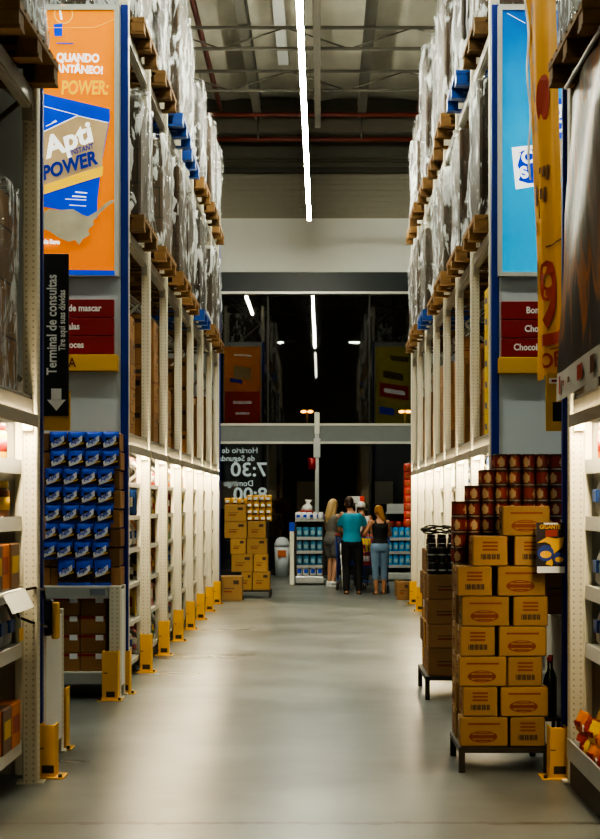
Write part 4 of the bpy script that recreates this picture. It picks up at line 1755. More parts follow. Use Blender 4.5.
plan = {('FL', 1): [2, 2, 0, 3, 1, 2, 3], ('FL', 2): [6, 5, 6, 5, 1, 3, 0], ('FR', 1): [3, 0, 2, 1, 2, 3, 0], ('FR', 2): [6, 5, 6, 5, 6, 3, 1]}
for (key, lev), ks in plan.items():
    s, xf = (-1, XL) if key == 'FL' else (1, XR)
    for i, kd in enumerate(ks):
        y = YS[i] + PITCH / 2
        blue = 1 if (key, lev, i) in (('FL', 2, 2), ('FL', 2, 3), ('FL', 1, 4), ('FR', 2, 1), ('FR', 1, 4)) else 0
        pallet_spot(key, s, xf, y, lev, kd, blue, '%s bay' % ORD[i], .10 + .02 * (i % 3))
for key, s, xf in (('NL', -1, -1.62), ('NR', 1, 1.41)):
    for i in range(2):
        pallet_spot(key, s, xf, NY[i] - (.62 if i == 0 else PITCH / 2), 1, (0, 1)[i] if key == 'NL' else (2, 2)[i], 0, '%s bay' % ORD[i], .12)
# wrapped goods on the first beams of the near rack beside the terminal sign
for i in range(2):
    place('loadn', load_b(1.0, 1.22, 1.12, 21.0, packed_mat('packed_near_cartons', (.30, .17, .07), (.02, .012, .007)), M_WRAP, .02), (-1.62 - .05 - .5, NY[i] - .80, LEVELS[0] + .01), 0,  # brighter carton colour stands in for light in these shaded bays
          'film wrapped brown cartons above the lit shelves, %s bay, terminal-sign rack' % ORD[i], 'wrapped load', 'wrapped cartons above the near lit shelves')
for i in range(2):
    place('loadn', None, (1.41 + .05 + .55, NY[i] - .80, LEVELS[0] + .01), 0,
          'film wrapped brown cartons hidden behind the draped banner, %s bay' % ORD[i], 'wrapped load', 'wrapped cartons above the near lit shelves')

# ------------------------------------------------------------------ loose cartons above the lit shelves
SZ = [(.36, .38, .27), (.40, .36, .22), (.34, .40, .31), (.38, .34, .25)]
for key, s, xf in (('FL', -1, XL), ('FR', 1, XR)):
    for bay in range(7):
        y = YS[bay] + .10
        yend = YS[bay + 1] - .08
        col = 0
        while True:
            kd = R.randrange(4)
            w, d, h = SZ[kd]
            if y + d > yend:
                break
            if key == 'FR' and bay == 0:
                break
            n = R.choice((3, 4, 4, 5)) if h < .26 else R.choice((2, 3, 4))
            inset = R.choice((.06, .10, .16, .08))
            for r in range(n):
                place('lc%d' % kd, carton_b(w, d, h, 'plain', M_CARD2), (xf + s * (inset + w / 2 + R.uniform(0, .012)), y + d / 2, LEVELS[0] + .009 + r * (h + .002)), 0,
                      'brown carton above lit shelves, %s layer, %s stack, %s bay, %s' % (ORD[r], ORD[col], ORD[bay], RK[key]), 'carton', 'loose cartons above the lit shelves')
            y += d + R.uniform(.03, .07)
            col += 1
# the yellow cases
M_YC = mat('yellow_case', (.62, .42, .015), .5, var=.1)
M_YB = mat('case_blue_mark', (.02, .035, .16), .5, var=.2)


def case_b():
    t = empty('yellow_case')
    w, d, h = .36, .30, .19
    q = MB(); q.box(-w / 2, w / 2, -d / 2, d / 2, 0, h, 0, .004)
    q.build('box', M_YC, t)
    q = MB()
    for sgn in (-1, 1):
        q.face([(sgn * a * w, sgn * -(d / 2 + .001) * -1, c * h) for a, c in ((-.35, .25), (.30, .35), (.38, .62), (-.25, .55))])
        q.face([(sgn * (w / 2 + .001), a * d, c * h) for a, c in ((-.30, .25), (.30, .35), (.30, .62), (-.25, .55))])
    q.build('blue_mark', M_YB, t)
    return t


for c in range(3):
    for r in range(7):
        place('ycase', case_b, (XR + .07 + .18, YS[0] + .26 + c * .33, LEVELS[0] + .009 + r * .1905), 0,
              'yellow case with blue mark, %s layer, %s stack behind the light blue advert' % (ORD[r], ORD[c]), 'case', 'yellow cases above the lit shelves')
for c in range(1):
    for r in range(3):
        place('lc1', carton_b(.40, .36, .22, 'plain', M_CARD2), (XR + .3, YS[0] + 1.38, LEVELS[0] + .009 + r * .222), 0, 'brown carton beside the yellow cases, %s layer up' % ORD[r], 'carton', 'loose cartons above the lit shelves')

# ------------------------------------------------------------------ goods on the lit shelves
PAL = {'red': (.34, .03, .02), 'orange': (.60, .18, .015), 'yellow': (.62, .40, .03), 'white': (.66, .64, .60), 'blue': (.02, .08, .30), 'green': (.05, .16, .04), 'brown': (.12, .05, .02), 'black': (.02, .018, .018), 'pink': (.50, .16, .16), 'silver': (.42, .42, .40)}
PM = {k: mat('goods_' + k, v, .4, var=.25, scale=14) for k, v in PAL.items()}


def goods_b(kind, colr):
    other = {'red': 'white', 'orange': 'red', 'yellow': 'red', 'white': 'blue', 'blue': 'white', 'green': 'yellow', 'brown': 'yellow', 'black': 'silver', 'pink': 'white', 'silver': 'blue'}[colr]

    def f():
        a, c = PM[colr], PM[other]
        q = MB()
        if kind == 'packet':
            t = empty('goods_packet')
            q.box(-.09, .09, -.10, .10, 0, .21, 0, .006)
            q.build('box', a, t)
            q = MB()
            for sx in (-1, 1):
                q.box(sx * .0895, sx * .0915, -.07, .07, .07, .15)
            q.box(-.06, .06, -.1015, -.0995, .07, .15)
            q.build('label', c, t)
        elif kind == 'bottle':
            t = empty('goods_bottle')
            q.lathe([(.050, 0), (.055, .01), (.055, .15), (.045, .18), (.02, .215), (.02, .232)], 12)
            q.build('body', a, t)
            q = MB(); q.lathe([(.0558, .05), (.0558, .12)], 12); q.build('label', c, t)
            q = MB(); q.lathe([(.023, .228), (.023, .252), (.02, .255)], 10); q.build('cap', c, t)
        elif kind == 'bag':
            t = empty('goods_bag')
            q.loft([(0, 0, 0, .045, .095), (0, 0, .03, .07, .105), (0, 0, .11, .075, .10), (0, 0, .18, .045, .098), (0, 0, .205, .012, .095), (0, 0, .23, .012, .10)], 12)
            q.build('pouch', a, t)
            q = MB(); q.box(-.0775, .0775, -.05, .05, .07, .13, 0, .004); q.build('label', c, t)
        else:
            t = empty('goods_jar')
            q.lathe([(.055, 0), (.06, .012), (.06, .12), (.048, .138)], 14)
            q.build('body', a, t)
            q = MB(); q.lathe([(.0608, .035), (.0608, .095)], 14); q.build('label', c, t)
            q = MB(); q.lathe([(.052, .137), (.052, .168), (.05, .17)], 14); q.build('lid', c, t)
        return t
    return f


GK = ['packet', 'bottle', 'bag', 'jar']
for key, s, xf, ys in (('FL', -1, XL, YS), ('FR', 1, XR, YS), ('NL', -1, -1.62, NY[::-1]), ('NR', 1, 1.41, NY[::-1])):
    near = key[0] == 'N'
    for bay in range(len(ys) - 1):
        if near and bay == 0:
            continue
        for si, z in enumerate(NEAR_SHELVES if near else SHELVES):
            if key == 'FR' and si < 2 and bay < 3:
                continue
            if near:
                gk, cols_ = (('packet', ['brown', 'orange']), ('bag', ['silver']), ('packet', ['orange', 'brown']), ('jar', ['yellow', 'brown']), ('jar', ['yellow']))[si] if key == 'NL' else \
                    (('bag', ['red', 'orange', 'yellow']), ('bag', ['silver']), ('bag', ['silver', 'white']), ('bag', ['silver']), ('jar', ['yellow', 'orange']))[si]
            else:
                gk = R.choice(GK)
                cols_ = R.sample(list(PAL), 2)
            step = .26 if not near else .24
            y = ys[bay] + .20
            j = 0
            while y < ys[bay + 1] - .16:
                c_ = cols_[j % len(cols_)]
                if not near and R.random() < .16:
                    y += step
                    j += 1
                    continue
                go = place(gk + c_, goods_b(gk, c_), (xf + s * ((.172 if near else .235) + R.uniform(0, .02)), y, z + .001), (0 if s < 0 else PI),
                      '%s %s, %s along, %s lit shelf up, %s bay, %s' % (c_, gk, ORD[j], ORD[si], ORD[bay if not near else bay - 1], RK[key]), gk, '%ss on the lit shelves' % gk)
                if gk != 'bottle':
                    go.scale = (1.15, 1.22, 1.18)
                y += step
                j += 1

for i in range(7):
    for r in range(2):
        o = place('bag' + ('red', 'orange', 'yellow')[(i + r) % 3], goods_b('bag', ('red', 'orange', 'yellow')[(i + r) % 3]), (1.452 + .01 * r, 7.62 + i * .21 + .05 * r, .216 + r * .105), .15 * (-1) ** i,
                  '%s bag in the low tray of the draped-banner rack, %s along, %s layer' % (('red', 'orange', 'yellow')[(i + r) % 3], ORD[i], ('lower', 'upper')[r]), 'bag', 'bags in the low tray')
        o.scale = (.55, .85, .5)
# card holder and loose promo tag at the near shelves
t = thing('card_holder', 'tilted white price card holder on the shelf beside the terminal sign', 'price card', (-1.66, 8.72, 1.02))
q = MB()
q.face([(0, -.40, .10), (.05, -.40, .0), (.05, .22, .0), (0, .22, .10)])
q.face([(0.002, -.40, .10), (.052, -.40, .0), (.052, .22, .0), (0.002, .22, .10)])
q.build('card', M_WHITE, t)
q = MB(); q.box(-.03, .0, -.38, .2, .09, .105); q.build('clip_rail', M_WHITE, t)
t = thing('dangling_tag', 'small yellow tag hanging under the white price card holder', 'tag', (-1.612, 8.58, .86))
q = MB(); q.box(-.002, .0, -.06, .06, .0, .07); q.build('tag_card', M_SIGNY, t)
q = MB(); q.cyl((-.002, 0, .07), (-.01, 0, .17), .002, n=5); q.build('thread', M_WHITE, t)

# ------------------------------------------------------------------ shop-front lettering (painted on the glass, read from outside)
M_GT = mat('window_lettering', (.50, .60, .64), .5, var=.02, emit=.10)  # faint glow added to the lettering colour, no lamp behind it
t = thing('window_lettering', 'pale opening hours lettering on the glass, mirrored seen from inside', 'lettering', (-1.4, YG - .004, 2.0))
for w, pxr, yb, cap, bold in (('Horário de', 258, 453, 5.6, .004), ('de Segunda', 255, 461, 5.6, .004), ('7:30', 267.5, 476, 13.5, .012), ('Domingo', 253.5, 486, 5.6, .004), ('8:00', 267.5, 500, 12.5, .012)):
    D = YG
    sz = cap / F * D / .70
    x, z = XZ(pxr, yb, D)
    text(w, sz, M_GT, t, (x - t.location.x, 0, z - t.location.z), (PI / 2, 0, PI), bold=bold * .6, xs=1.12 if cap > 8 else 1.0)
    if w == '7:30':
        pass

# ------------------------------------------------------------------ beyond the glass
M_SOD = lamp_mat('sodium_glow', (1.0, .42, .08), 9.0)
for px, lab in ((307, 'orange street lamp shining beyond the glass near the middle of the shop front'), (405, 'orange street lamp shining beyond the glass beside the blue-advert rack')):
    D = 78
    x, z = XZ(px, 411, D)
    t = thing('street_lamp', lab, 'street lamp', (x, D, -.05))
    q = MB(); q.cyl((0, 0, 0), (0, 0, z + .1), .09, .05, n=8); q.build('pole', M_STEELD, t)
    q = MB(); q.cyl((-.22, 0, z + .1), (.22, 0, z + .1), .03, n=6); q.build('arm', M_STEELD, t)
    for sx in (-1, 1):
        q = MB(); q.ball((sx * .16, 0, z + .02), .15, .10, .07, n=10, k=6); q.build('lamp_head', M_SOD, t)
M_BLD = mat('night_facade', (.045, .03, .025), .8, var=.4)
M_WIN = lamp_mat('dim_window', (1.0, .75, .45), .025)
t = thing('building', 'low dark building across the car park with a few dim windows', 'building', (0, 70, -.05))
q = MB(); q.box(-30, 30, 0, 6, 0, 4.4); q.build('facade', M_BLD, t)
for i in range(9):
    q = MB(); q.box(-6.2 + i * 1.7, -5.4 + i * 1.7, -.05, 0, 1.2 + (i % 3) * .2, 2.6); q.build('window', M_WIN if i % 2 else M_BLD, t)

# ------------------------------------------------------------------ checkout pole, bin, displays
t = thing('checkout_pole', 'slim silver pole standing up before the glass behind the shoppers', 'pole', (XZ(317, 0, 33.5)[0], 33.5, 0))
q = MB(); q.box(-.045, .045, -.045, .045, 0, 3.05, 0, .01); q.build('post', M_GALV, t)
q = MB(); q.box(-.075, .075, -.06, .06, 2.55, 2.95, 0, .01); q.build('collar', M_GALV, t)
q = MB(); q.box(-.055, .055, -.05, .05, 3.05, 3.5, 0, .01); q.build('cap', MATS['pale_aluminium'], t)
q = MB(); q.cyl((-.10, 0, 2.3), (-.10, 0, 2.55), .09, n=10); q.build('red_beacon', M_SIGNR, t)
q = MB(); q.box(-.2, .2, -.2, .2, 0, .02); q.build('base_plate', M_GALV, t)

t = thing('waste_bin', 'pale grey swing-top bin with an orange label by the glass', 'bin', (XZ(282, 0, 34.7)[0], 34.7, 0))
q = MB(); q.loft([(0, 0, .0, .14, .14), (0, 0, .66, .17, .17)], 18); q.build('body', mat('bin_grey', (.50, .54, .57), .45), t)
q = MB(); q.loft([(0, 0, .66, .175, .175), (0, 0, .72, .17, .17), (0, 0, .82, .12, .13), (0, 0, .86, .05, .06)], 18); q.build('lid', MATS['bin_grey'], t)
q = MB(); q.box(-.09, .09, -.178, -.170, .44, .58); q.build('label', mat('bin_label', (.55, .16, .05), .5), t)

M_PKB = mat('pack_blue', (.05, .20, .34), .35, var=.5, scale=22)
M_PKL = mat('pack_label', (.22, .36, .42), .4, var=.4, scale=20)
M_PKW = mat('pack_white', (.70, .70, .68), .4, var=.1)


def pack_b(mb, nm, w, h):
    def f():
        t = empty(nm)
        q = MB(); q.loft([(0, 0, 0, w * .48, .04), (0, 0, .02, w * .5, .055), (0, 0, h * .8, w * .48, .05), (0, 0, h, w * .4, .03)], 12)
        q.build('wrapper', mb, t)
        q = MB(); q.box(-w * .3, w * .3, -.058, -.05, h * .25, h * .65, 0, .003); q.build('label', (M_PRINT if mb is PM['red'] else M_PKL) if mb is not M_PKW else M_PB, t)
        return t
    return f


def display(x, y, label, zs, w=.56, d=.42, h=1.24, top=True):
    t = thing('display_rack', label, 'display rack', (x, y, 0))
    q = MB()
    for sx in (-1, 1):
        q.box(sx * w / 2, sx * (w / 2 - .03), 0, .03, .12, h); q.box(sx * w / 2, sx * (w / 2 - .03), d - .03, d, .12, h)
    q.build('frame', M_DARKST, t)
    q = MB(); q.box(-w / 2, w / 2, -.02, d, .03, .17, 0, .015); q.build('base', M_GALV, t)
    q = MB(); q.box(-w / 2 + .03, w / 2 - .03, d - .02, d - .01, .17, h); q.build('back_sheet', M_BLACK, t)
    for z in zs:
        q = MB(); q.box(-w / 2 + .03, w / 2 - .03, 0, d - .02, z - .012, z); q.box(-w / 2 + .03, w / 2 - .03, -.005, 0, z - .05, z + .012)
        q.build('shelf', M_GALV, t)
    q = MB(); q.box(-w / 2, w / 2, 0, d, h, h + .04); q.build('top_board', M_GALV, t)
    return t


dx, dy = XZ(309.5, 0, 31.2)[0], 31.2
display(dx, dy, 'dark display rack of blue packs standing beside the long-haired person', [.38, .66, .93])
for si, (z, n, kd) in enumerate(((.18, 4, 'w'), (.38, 4, 'b'), (.66, 4, 'b'), (.93, 4, 'b'))):
    for i in range(n):
        x = dx - .20 + i * .133
        place('pk' + kd, pack_b(M_PKB if kd == 'b' else M_PKW, 'snack_pack', .125, .2), (x, dy + .07, z + .002), 0,
              '%s pack, %s shelf of the rack by the long-haired person, %s along' % ('white' if kd == 'w' else 'blue', ORD[si], ORD[i]), 'pack', 'packs on the dark display rack')
for i in range(5):
    place('pkw2', pack_b(M_PKW, 'snack_pack', .125, .14), (dx - .22 + i * .11, dy + .12 + .05 * (i % 2), 1.282), .4 * i, 'white bag atop the rack by the long-haired person, %s along' % ORD[i], 'pack', 'bags on top of the dark display rack')
t = thing('gift_basket', 'red and white wrapped bundle on top of the dark display rack', 'bundle', (dx - .06, dy + .30, 1.282))
q = MB(); q.lathe([(.11, 0), (.14, .12), (.12, .17)], 12); q.build('bowl', PM['red'], t)
q = MB(); q.loft([(0, 0, .17, .12, .1), (.02, 0, .25, .10, .08), (.03, 0, .31, .03, .03), (.04, 0, .38, .08, .06)], 10); q.build('tied_wrap', M_PKW, t)
t = thing('header_stand', 'cream cardboard stand with a blue head beside the dark display rack', 'stand', (dx - .345, dy + .1, 0))
q = MB(); q.box(-.045, .045, 0, .3, 0, 1.05, 0, .005); q.build('body', M_CREAM, t)
q = MB(); q.box(-.055, .055, -.01, .31, 1.05, 1.22, 0, .005); q.build('head', M_PB, t)

M_PKC = mat('pack_cyan', (.04, .30, .62), .3, var=.5, scale=18)
ex, ey = XZ(399, 0, 32.8)[0], 32.8
display(ex, ey, 'dark display rack of bright blue packs beside the red clip strip', [.32, .60, .88], .52, .42, 1.38)
for si, z in enumerate((.32, .60, .88)):
    for i in range(4):
        place('pkc', pack_b(M_PKC, 'bottle_pack', .12, .22), (ex - .185 + i * .123, ey + .07, z + .002), 0,
              'bright blue pack, %s shelf of the rack beside the clip strip, %s along' % (ORD[si], ORD[i]), 'pack', 'bright blue packs on the far display rack')
for i in range(3):
    place('pkr', pack_b(PM['red'], 'snack_pack', .14, .12), (ex - .15 + i * .15, ey + .10, 1.13 + .002 if False else .882 + .225), 0, 'red pack lying over the bright blue packs, %s along' % ORD[i], 'pack', 'red packs on the far display rack')
t = thing('wire_tray', 'grey wire tray on top of the bright blue display rack', 'tray', (ex, ey + .2, 1.422))
q = MB(); q.box(-.24, .24, -.18, .18, 0, .02); q.box(-.24, .24, -.18, -.17, .02, .16); q.box(-.24, -.23, -.17, .18, .02, .16); q.box(.23, .24, -.17, .18, .02, .16)
q.build('tray_body', M_GALV, t)

# red clip strip at the end of the blue-advert rack
t = thing('hanging_clip_strip', 'hanging strip at the end of the blue-advert rack for small red bags', 'clip strip', (XR - .03, 25.78, 0))
q = MB(); q.box(-.015, .015, 0, .004, 1.2, 2.25); q.build('strip', M_WHITE, t)
q = MB(); q.cyl((0, 0, 2.24), (.08, -.02, 2.30), .005, n=5); q.build('hook', M_GALV, t)
for i in range(8):
    place('redbag', pack_b(PM['red'], 'snack_pack', .15, .14), (XR - .035, 25.71, 1.22 + i * .125), .1 * math.sin(i * 2), 'small red bag on the clip strip, %s from the bottom' % ORD[i], 'pack', 'red bags on the clip strip')

# ------------------------------------------------------------------ carton pile by the front
fx = lambda px, D: XZ(px, 0, D)[0]
stand(fx(232, 27), fx(271, 27), 27.0, 27.6, 'low dark stand under the carton pile at the end of the orange-advert rack', .13)
z0 = .132
D27 = 27.0
rowh = .29
pile = [(.305, [(241, 252), (252.3, 270)]), (.30, [(231, 253), (253.4, 268)]), (.268, [(230, 246), (246.4, 267)]), (.285, [(224, 247), (247.5, 266)]), (.285, [(224, 246)])]
z = z0
for r, (h, cs) in enumerate(pile):
    for c, (a, e) in enumerate(cs):
        w = (e - a) / F * D27 - .008
        cc = carton_b(w, .42, h - .004, 'plain', mat('amber_cardboard', (.34, .20, .06), .7, rnd=.15))()
        cc.location = ((fx(a, D27) + fx(e, D27)) / 2, D27 + .225, z)
        tag(cc, 'amber carton in the pile by the shop front, %s layer, %s' % (ORD[r], ('nearer the rack', 'farther from the rack')[c]), 'carton', 'cartons piled by the shop front')
    z += h
    if r == 2:
        zpk = z
cc = carton_b(.375, .40, .40, 'plain', M_CARD)()
cc.location = (fx(230.5, 26.1), 26.32, 0)
tag(cc, 'single brown carton standing on the floor before the carton pile', 'carton')
M_GOLD = mat('golden_packet', (.55, .30, .03), .35, var=.7, scale=16)


def gpk():
    t = empty('golden_packet')
    q = MB(); q.loft([(0, 0, 0, .048, .03), (0, 0, .015, .052, .05), (0, 0, .09, .052, .05), (0, 0, .11, .045, .02)], 10); q.build('wrapper', M_GOLD, t)
    q = MB(); q.box(-.035, .03, -.054, -.045, .03, .07, 0, .003); q.build('label', M_PKW, t)
    q = MB(); q.box(-.045, .02, -.0545, -.045, .012, .024, 0, .002); q.build('dark_band', M_SCUFF, t)
    return t


zt2 = zpk + .285
for r in range(4):
    for c in range(4):
        place('gpk', gpk, (fx(249.5, 27) + c * .108 - .0, 27.12, zt2 + r * .112), .25 * math.sin(r * 3 + c), 'golden packet beside the top pile carton, %s layer, %s along' % (ORD[r], ORD[c]), 'packet', 'golden packets on the carton pile')
for c in range(4):
    place('gpk', gpk, (fx(227, 27) + c * .105, 27.2, z + .001), .5 * c, 'golden packet lying on the topmost carton of the pile, %s along' % ORD[c], 'packet', 'golden packets on the carton pile')
cc = carton_b(.14, .25, .27, 'plain', M_CARD)()
cc.location = (fx(399.2, 27.5), 27.65, 0)
tag(cc, 'small brown carton standing on the floor beside the person in jeans', 'carton')
cc = carton_b(.20, .30, .30, 'plain', M_CARD2)()
cc.location = (XR - .08, 26.5, 0)
tag(cc, 'dark brown carton on the floor at the end of the blue-advert rack', 'carton')

# ------------------------------------------------------------------ people
M_SKIN = mat('skin', (.50, .27, .17), .5, var=.08)
M_SKIN2 = mat('tanned_skin', (.42, .20, .11), .5, var=.08)
M_HAIRB = mat('blond_hair', (.40, .27, .12), .45, var=.35, scale=20, stretch=(3, 3, .4))
M_HAIRG = mat('golden_brown_hair', (.36, .17, .04), .45, var=.4, scale=20, stretch=(3, 3, .6))
M_HAIRD = mat('dark_brown_hair', (.05, .025, .015), .5, var=.3)
M_EYE = mat('eye_white', (.7, .7, .68), .3)
M_IRIS = mat('eye_dark', (.03, .02, .015), .3)
M_LIP = mat('lips', (.35, .12, .10), .5)


def remesh(q, name, m, vox, smooth=6):
    """fuse overlapping volumes into one continuous skin"""
    me = q.mesh(name, m)
    o = bpy.data.objects.new('tmp', me)
    COL.objects.link(o)
    md = o.modifiers.new('r', 'REMESH')
    md.mode = 'VOXEL'
    md.voxel_size = vox
    md.use_smooth_shade = True
    sm = o.modifiers.new('s', 'SMOOTH')
    sm.factor = .5
    sm.iterations = smooth
    dg = bpy.context.evaluated_depsgraph_get()
    me2 = bpy.data.meshes.new_from_object(o.evaluated_get(dg))
    me2.name = name
    bpy.data.objects.remove(o)
    bpy.data.meshes.remove(me)
    me2.materials.clear()
    me2.materials.append(m)
    return me2


def limb(q, pts, n=12):
    """pts: (position, radius) along a limb"""
    for (p0, r0), (p1, r1) in zip(pts, pts[1:]):
        q.cyl(p0, p1, r0, r1, n=n)
    for p, r in pts:
        q.ball(p, r, n=n, k=8)


def V3(*a):
    return Vector(a)


def hand(q, wrist, d, side, curl=.5, r=.0085):
    """palm, four unequal fingers bent at the knuckles, and a thumb from the side of the palm"""
    d = Vector(d).normalized()
    w = Vector((side, 0, 0))
    w = (w - d * w.dot(d)).normalized()
    nrm = d.cross(w)
    wrist = Vector(wrist)
    pc = wrist + d * .055
    rot = Matrix((w, d, nrm)).transposed()
    q.ball(pc, .040, .052, .017, n=10, k=8, rot=rot)
    for i, ln in enumerate((.066, .078, .073, .058)):
        p = pc + d * .040 + w * (.027 - i * .018)
        cur = d.copy()
        for j in range(3):
            cur = (cur + nrm * -curl * .55).normalized()
            p2 = p + cur * ln * (.45, .32, .25)[j]
            q.cyl(p, p2, r * (1 - .1 * j), r * (.9 - .1 * j), n=6)
            q.ball(p2, r * (.9 - .1 * j), n=6, k=4)
            p = p2
    p = pc - d * .015 + w * .032
    for j, dd in enumerate(((w * .8 + d * .6), (w * .35 + d * .9 - nrm * .3))):
        p2 = p + dd.normalized() * (.034, .028)[j]
        q.cyl(p, p2, r * 1.15, r, n=6)
        q.ball(p2, r, n=6, k=4)
        p = p2


def person(name, label, loc, rz, H, J, build, female=False):
    """J: joint positions for a figure 1.74 m tall looking along +Y, scaled to H"""
    t = thing(name, label, 'person', loc, rz)
    t.scale = (H / 1.74,) * 3
    build(t, J)
    return t


def base_joints(**over):
    J = dict(pel=V3(0, 0, .93), waist=V3(0, .0, 1.08), chest=V3(0, .0, 1.28), neck=V3(0, -.01, 1.47), head=V3(0, .02, 1.615),
             shL=V3(-.175, -.01, 1.41), elL=V3(-.23, -.02, 1.13), wrL=V3(-.23, .08, .90), shR=V3(.175, -.01, 1.41), elR=V3(.23, -.02, 1.13), wrR=V3(.23, .08, .90),
             hiL=V3(-.09, 0, .90), knL=V3(-.10, .02, .49), anL=V3(-.10, -.02, .085), hiR=V3(.09, 0, .90), knR=V3(.10, .02, .49), anR=V3(.10, -.02, .085))
    J.update(over)
    return J


def torso_secs(J, f, grow=0.0, z0=.84, z1=1.47):
    """level ellipses through the trunk"""
    prof = [(.84, .150, .105), (.92, .168, .120), (1.0, .155, .112), (1.09, .135, .100), (1.2, .150, .112), (1.31, .168, .120), (1.40, .170, .098), (1.44, .12, .075), (1.47, .07, .06)] if not f else \
           [(.84, .155, .115), (.92, .172, .128), (1.0, .150, .112), (1.09, .118, .092), (1.2, .132, .108), (1.29, .145, .115), (1.38, .148, .090), (1.43, .10, .065), (1.47, .055, .05)]
    out = []
    for z, rx, ry in prof:
        if z < z0 - .001 or z > z1 + .001:
            continue
        k = (z - .93) / .54
        dx_ = J['pel'].x * (1 - k) + J['neck'].x * k
        dy_ = J['pel'].y * (1 - k) + J['neck'].y * k
        out.append((dx_, dy_, z, rx + grow, ry + grow))
    return out


def body_mesh(J, f, skin, hips=True):
    q = MB()
    q.loft(torso_secs(J, f), 20)
    k = .88 if f else 1.0
    limb(q, [(J['neck'] - V3(0, 0, .03), .058 * k), (J['head'] - V3(0, .02, .06), .052 * k)])
    h = J['head']
    q.ball(h + V3(0, 0, .03), .076, .094, .098, n=16, k=12)
    q.ball(h + V3(0, .022, -.045), .058, .068, .068, n=14, k=10)
    for s in 'LR':
        limb(q, [(J['sh' + s], .056 * k), (J['el' + s], .041 * k), (J['wr' + s], .028 * k)])
        limb(q, [(J['hi' + s], .090), (J['hi' + s].lerp(J['kn' + s], .45), .076), (J['kn' + s], .054), (J['kn' + s].lerp(J['an' + s], .35), .056), (J['an' + s], .036)])
        a = J['an' + s]
        q.ball(a + V3(0, -.02, -.045), .034, .042, .04, n=10, k=8)
        q.ball(a + V3(0, .06, -.052), .042, .095, .030, n=12, k=8)
        q.ball(a + V3(0, .13, -.060), .043, .05, .022, n=10, k=8)
    me = remesh(q, 'body', skin, .0125, 4)
    # hands and the features of the face join the same mesh
    q = MB()
    q.bm.from_mesh(me)
    for s, sd in (('L', 1), ('R', -1)):
        d = (J['wr' + s] - J['el' + s])
        hand(q, J['wr' + s], d, sd, .6)
    for sx in (-1, 1):
        q.ball(h + V3(sx * .077, -.005, .0), .012, .026, .034, n=10, k=6)            # ears
        q.ball(h + V3(sx * .031, .088, .012), .013, .008, .009, n=8, k=6, m=1)        # eyes
        q.ball(h + V3(sx * .031, .0945, .012), .006, .004, .006, n=6, k=4, m=2)
        q.cyl(h + V3(sx * .018, .100, .034), h + V3(sx * .048, .090, .036), .004, n=5, m=2)
    q.cyl(h + V3(0, .092, .015), h + V3(0, .113, -.028), .007, .013, n=8)             # nose
    q.ball(h + V3(0, .108, -.028), .015, .012, .010, n=8, k=6)
    q.ball(h + V3(0, .090, -.060), .024, .008, .007, n=8, k=6, m=3)                   # mouth
    for f_ in q.bm.faces:
        f_.smooth = True
    return q.mesh('body', [skin, M_EYE, M_IRIS, M_LIP])


def shirt_mesh(J, f, m, sleeve, grow=.016, z0=.84, straps=False):
    q = MB()
    q.loft(torso_secs(J, f, grow, z0, 1.38 if straps else 1.44), 20)
    k = .88 if f else 1.0
    for s in 'LR':
        if sleeve:
            e = J['sh' + s].lerp(J['el' + s], sleeve)
            limb(q, [(J['sh' + s] + V3(-.012 if s == 'R' else .012, 0, -.012), .060 * k), (e, .062 * k)])
        elif straps:
            q.cyl(J['sh' + s] * 1.0 + V3(-.06 if s == 'R' else .06, -.05, .035), V3(J['neck'].x + (-.09 if s == 'L' else .09), .0 - .10, 1.30), .022, n=8)
            q.cyl(J['sh' + s] * 1.0 + V3(-.06 if s == 'R' else .06, -.05, .035), V3(J['neck'].x + (-.09 if s == 'L' else .09), .10, 1.30), .022, n=8)
    return remesh(q, 'shirt', m, .013, 6)


def trouser_mesh(J, f, m, end, flare=.012, grow=.014, top=1.02):
    q = MB()
    q.loft(torso_secs(J, f, grow, .84, top), 20)
    for s in 'LR':
        hi, kn, an = J['hi' + s], J['kn' + s], J['an' + s]
        pts = [(hi, .098 + grow * .4), (hi.lerp(kn, .5), .082 + flare)]
        if end <= 1:
            pts = [(hi, .100 + grow * .4), (hi.lerp(kn, end), .080 + flare)]
        else:
            pts += [(kn, .058 + flare), (kn.lerp(an, .4), .058 + flare), (kn.lerp(an, end - 1), .048 + flare)]
        limb(q, pts)
    return remesh(q, 'trousers', m, .013, 6)


def shoe(t, J, s, m, sole, sandal=False):
    a = J['an' + s]
    q = MB()
    if sandal:
        q.box(a.x - .045, a.x + .045, a.y - .07, a.y + .19, .0, .02, 0, .008)
        q.cyl((a.x - .05, a.y + .08, .03), (a.x + .05, a.y + .08, .075), .012, n=6)
        q.build('sandal', sole, t)
    else:
        q.loft([(a.x, a.y + .05, .0, .048, .135), (a.x, a.y + .05, .03, .050, .138)], 16, 1)
        q.loft([(a.x, a.y + .05, .03, .048, .133), (a.x, a.y + .03, .07, .045, .11), (a.x, a.y - .01, .11, .042, .062)], 16, 0)
        q.build('shoe', [m, sole], t)


# man in the teal T-shirt
M_TEAL = mat('teal_jersey', (.010, .25, .38), .7, var=.14, scale=5)
M_TRK = mat('black_track_cloth', (.008, .008, .009), .7)


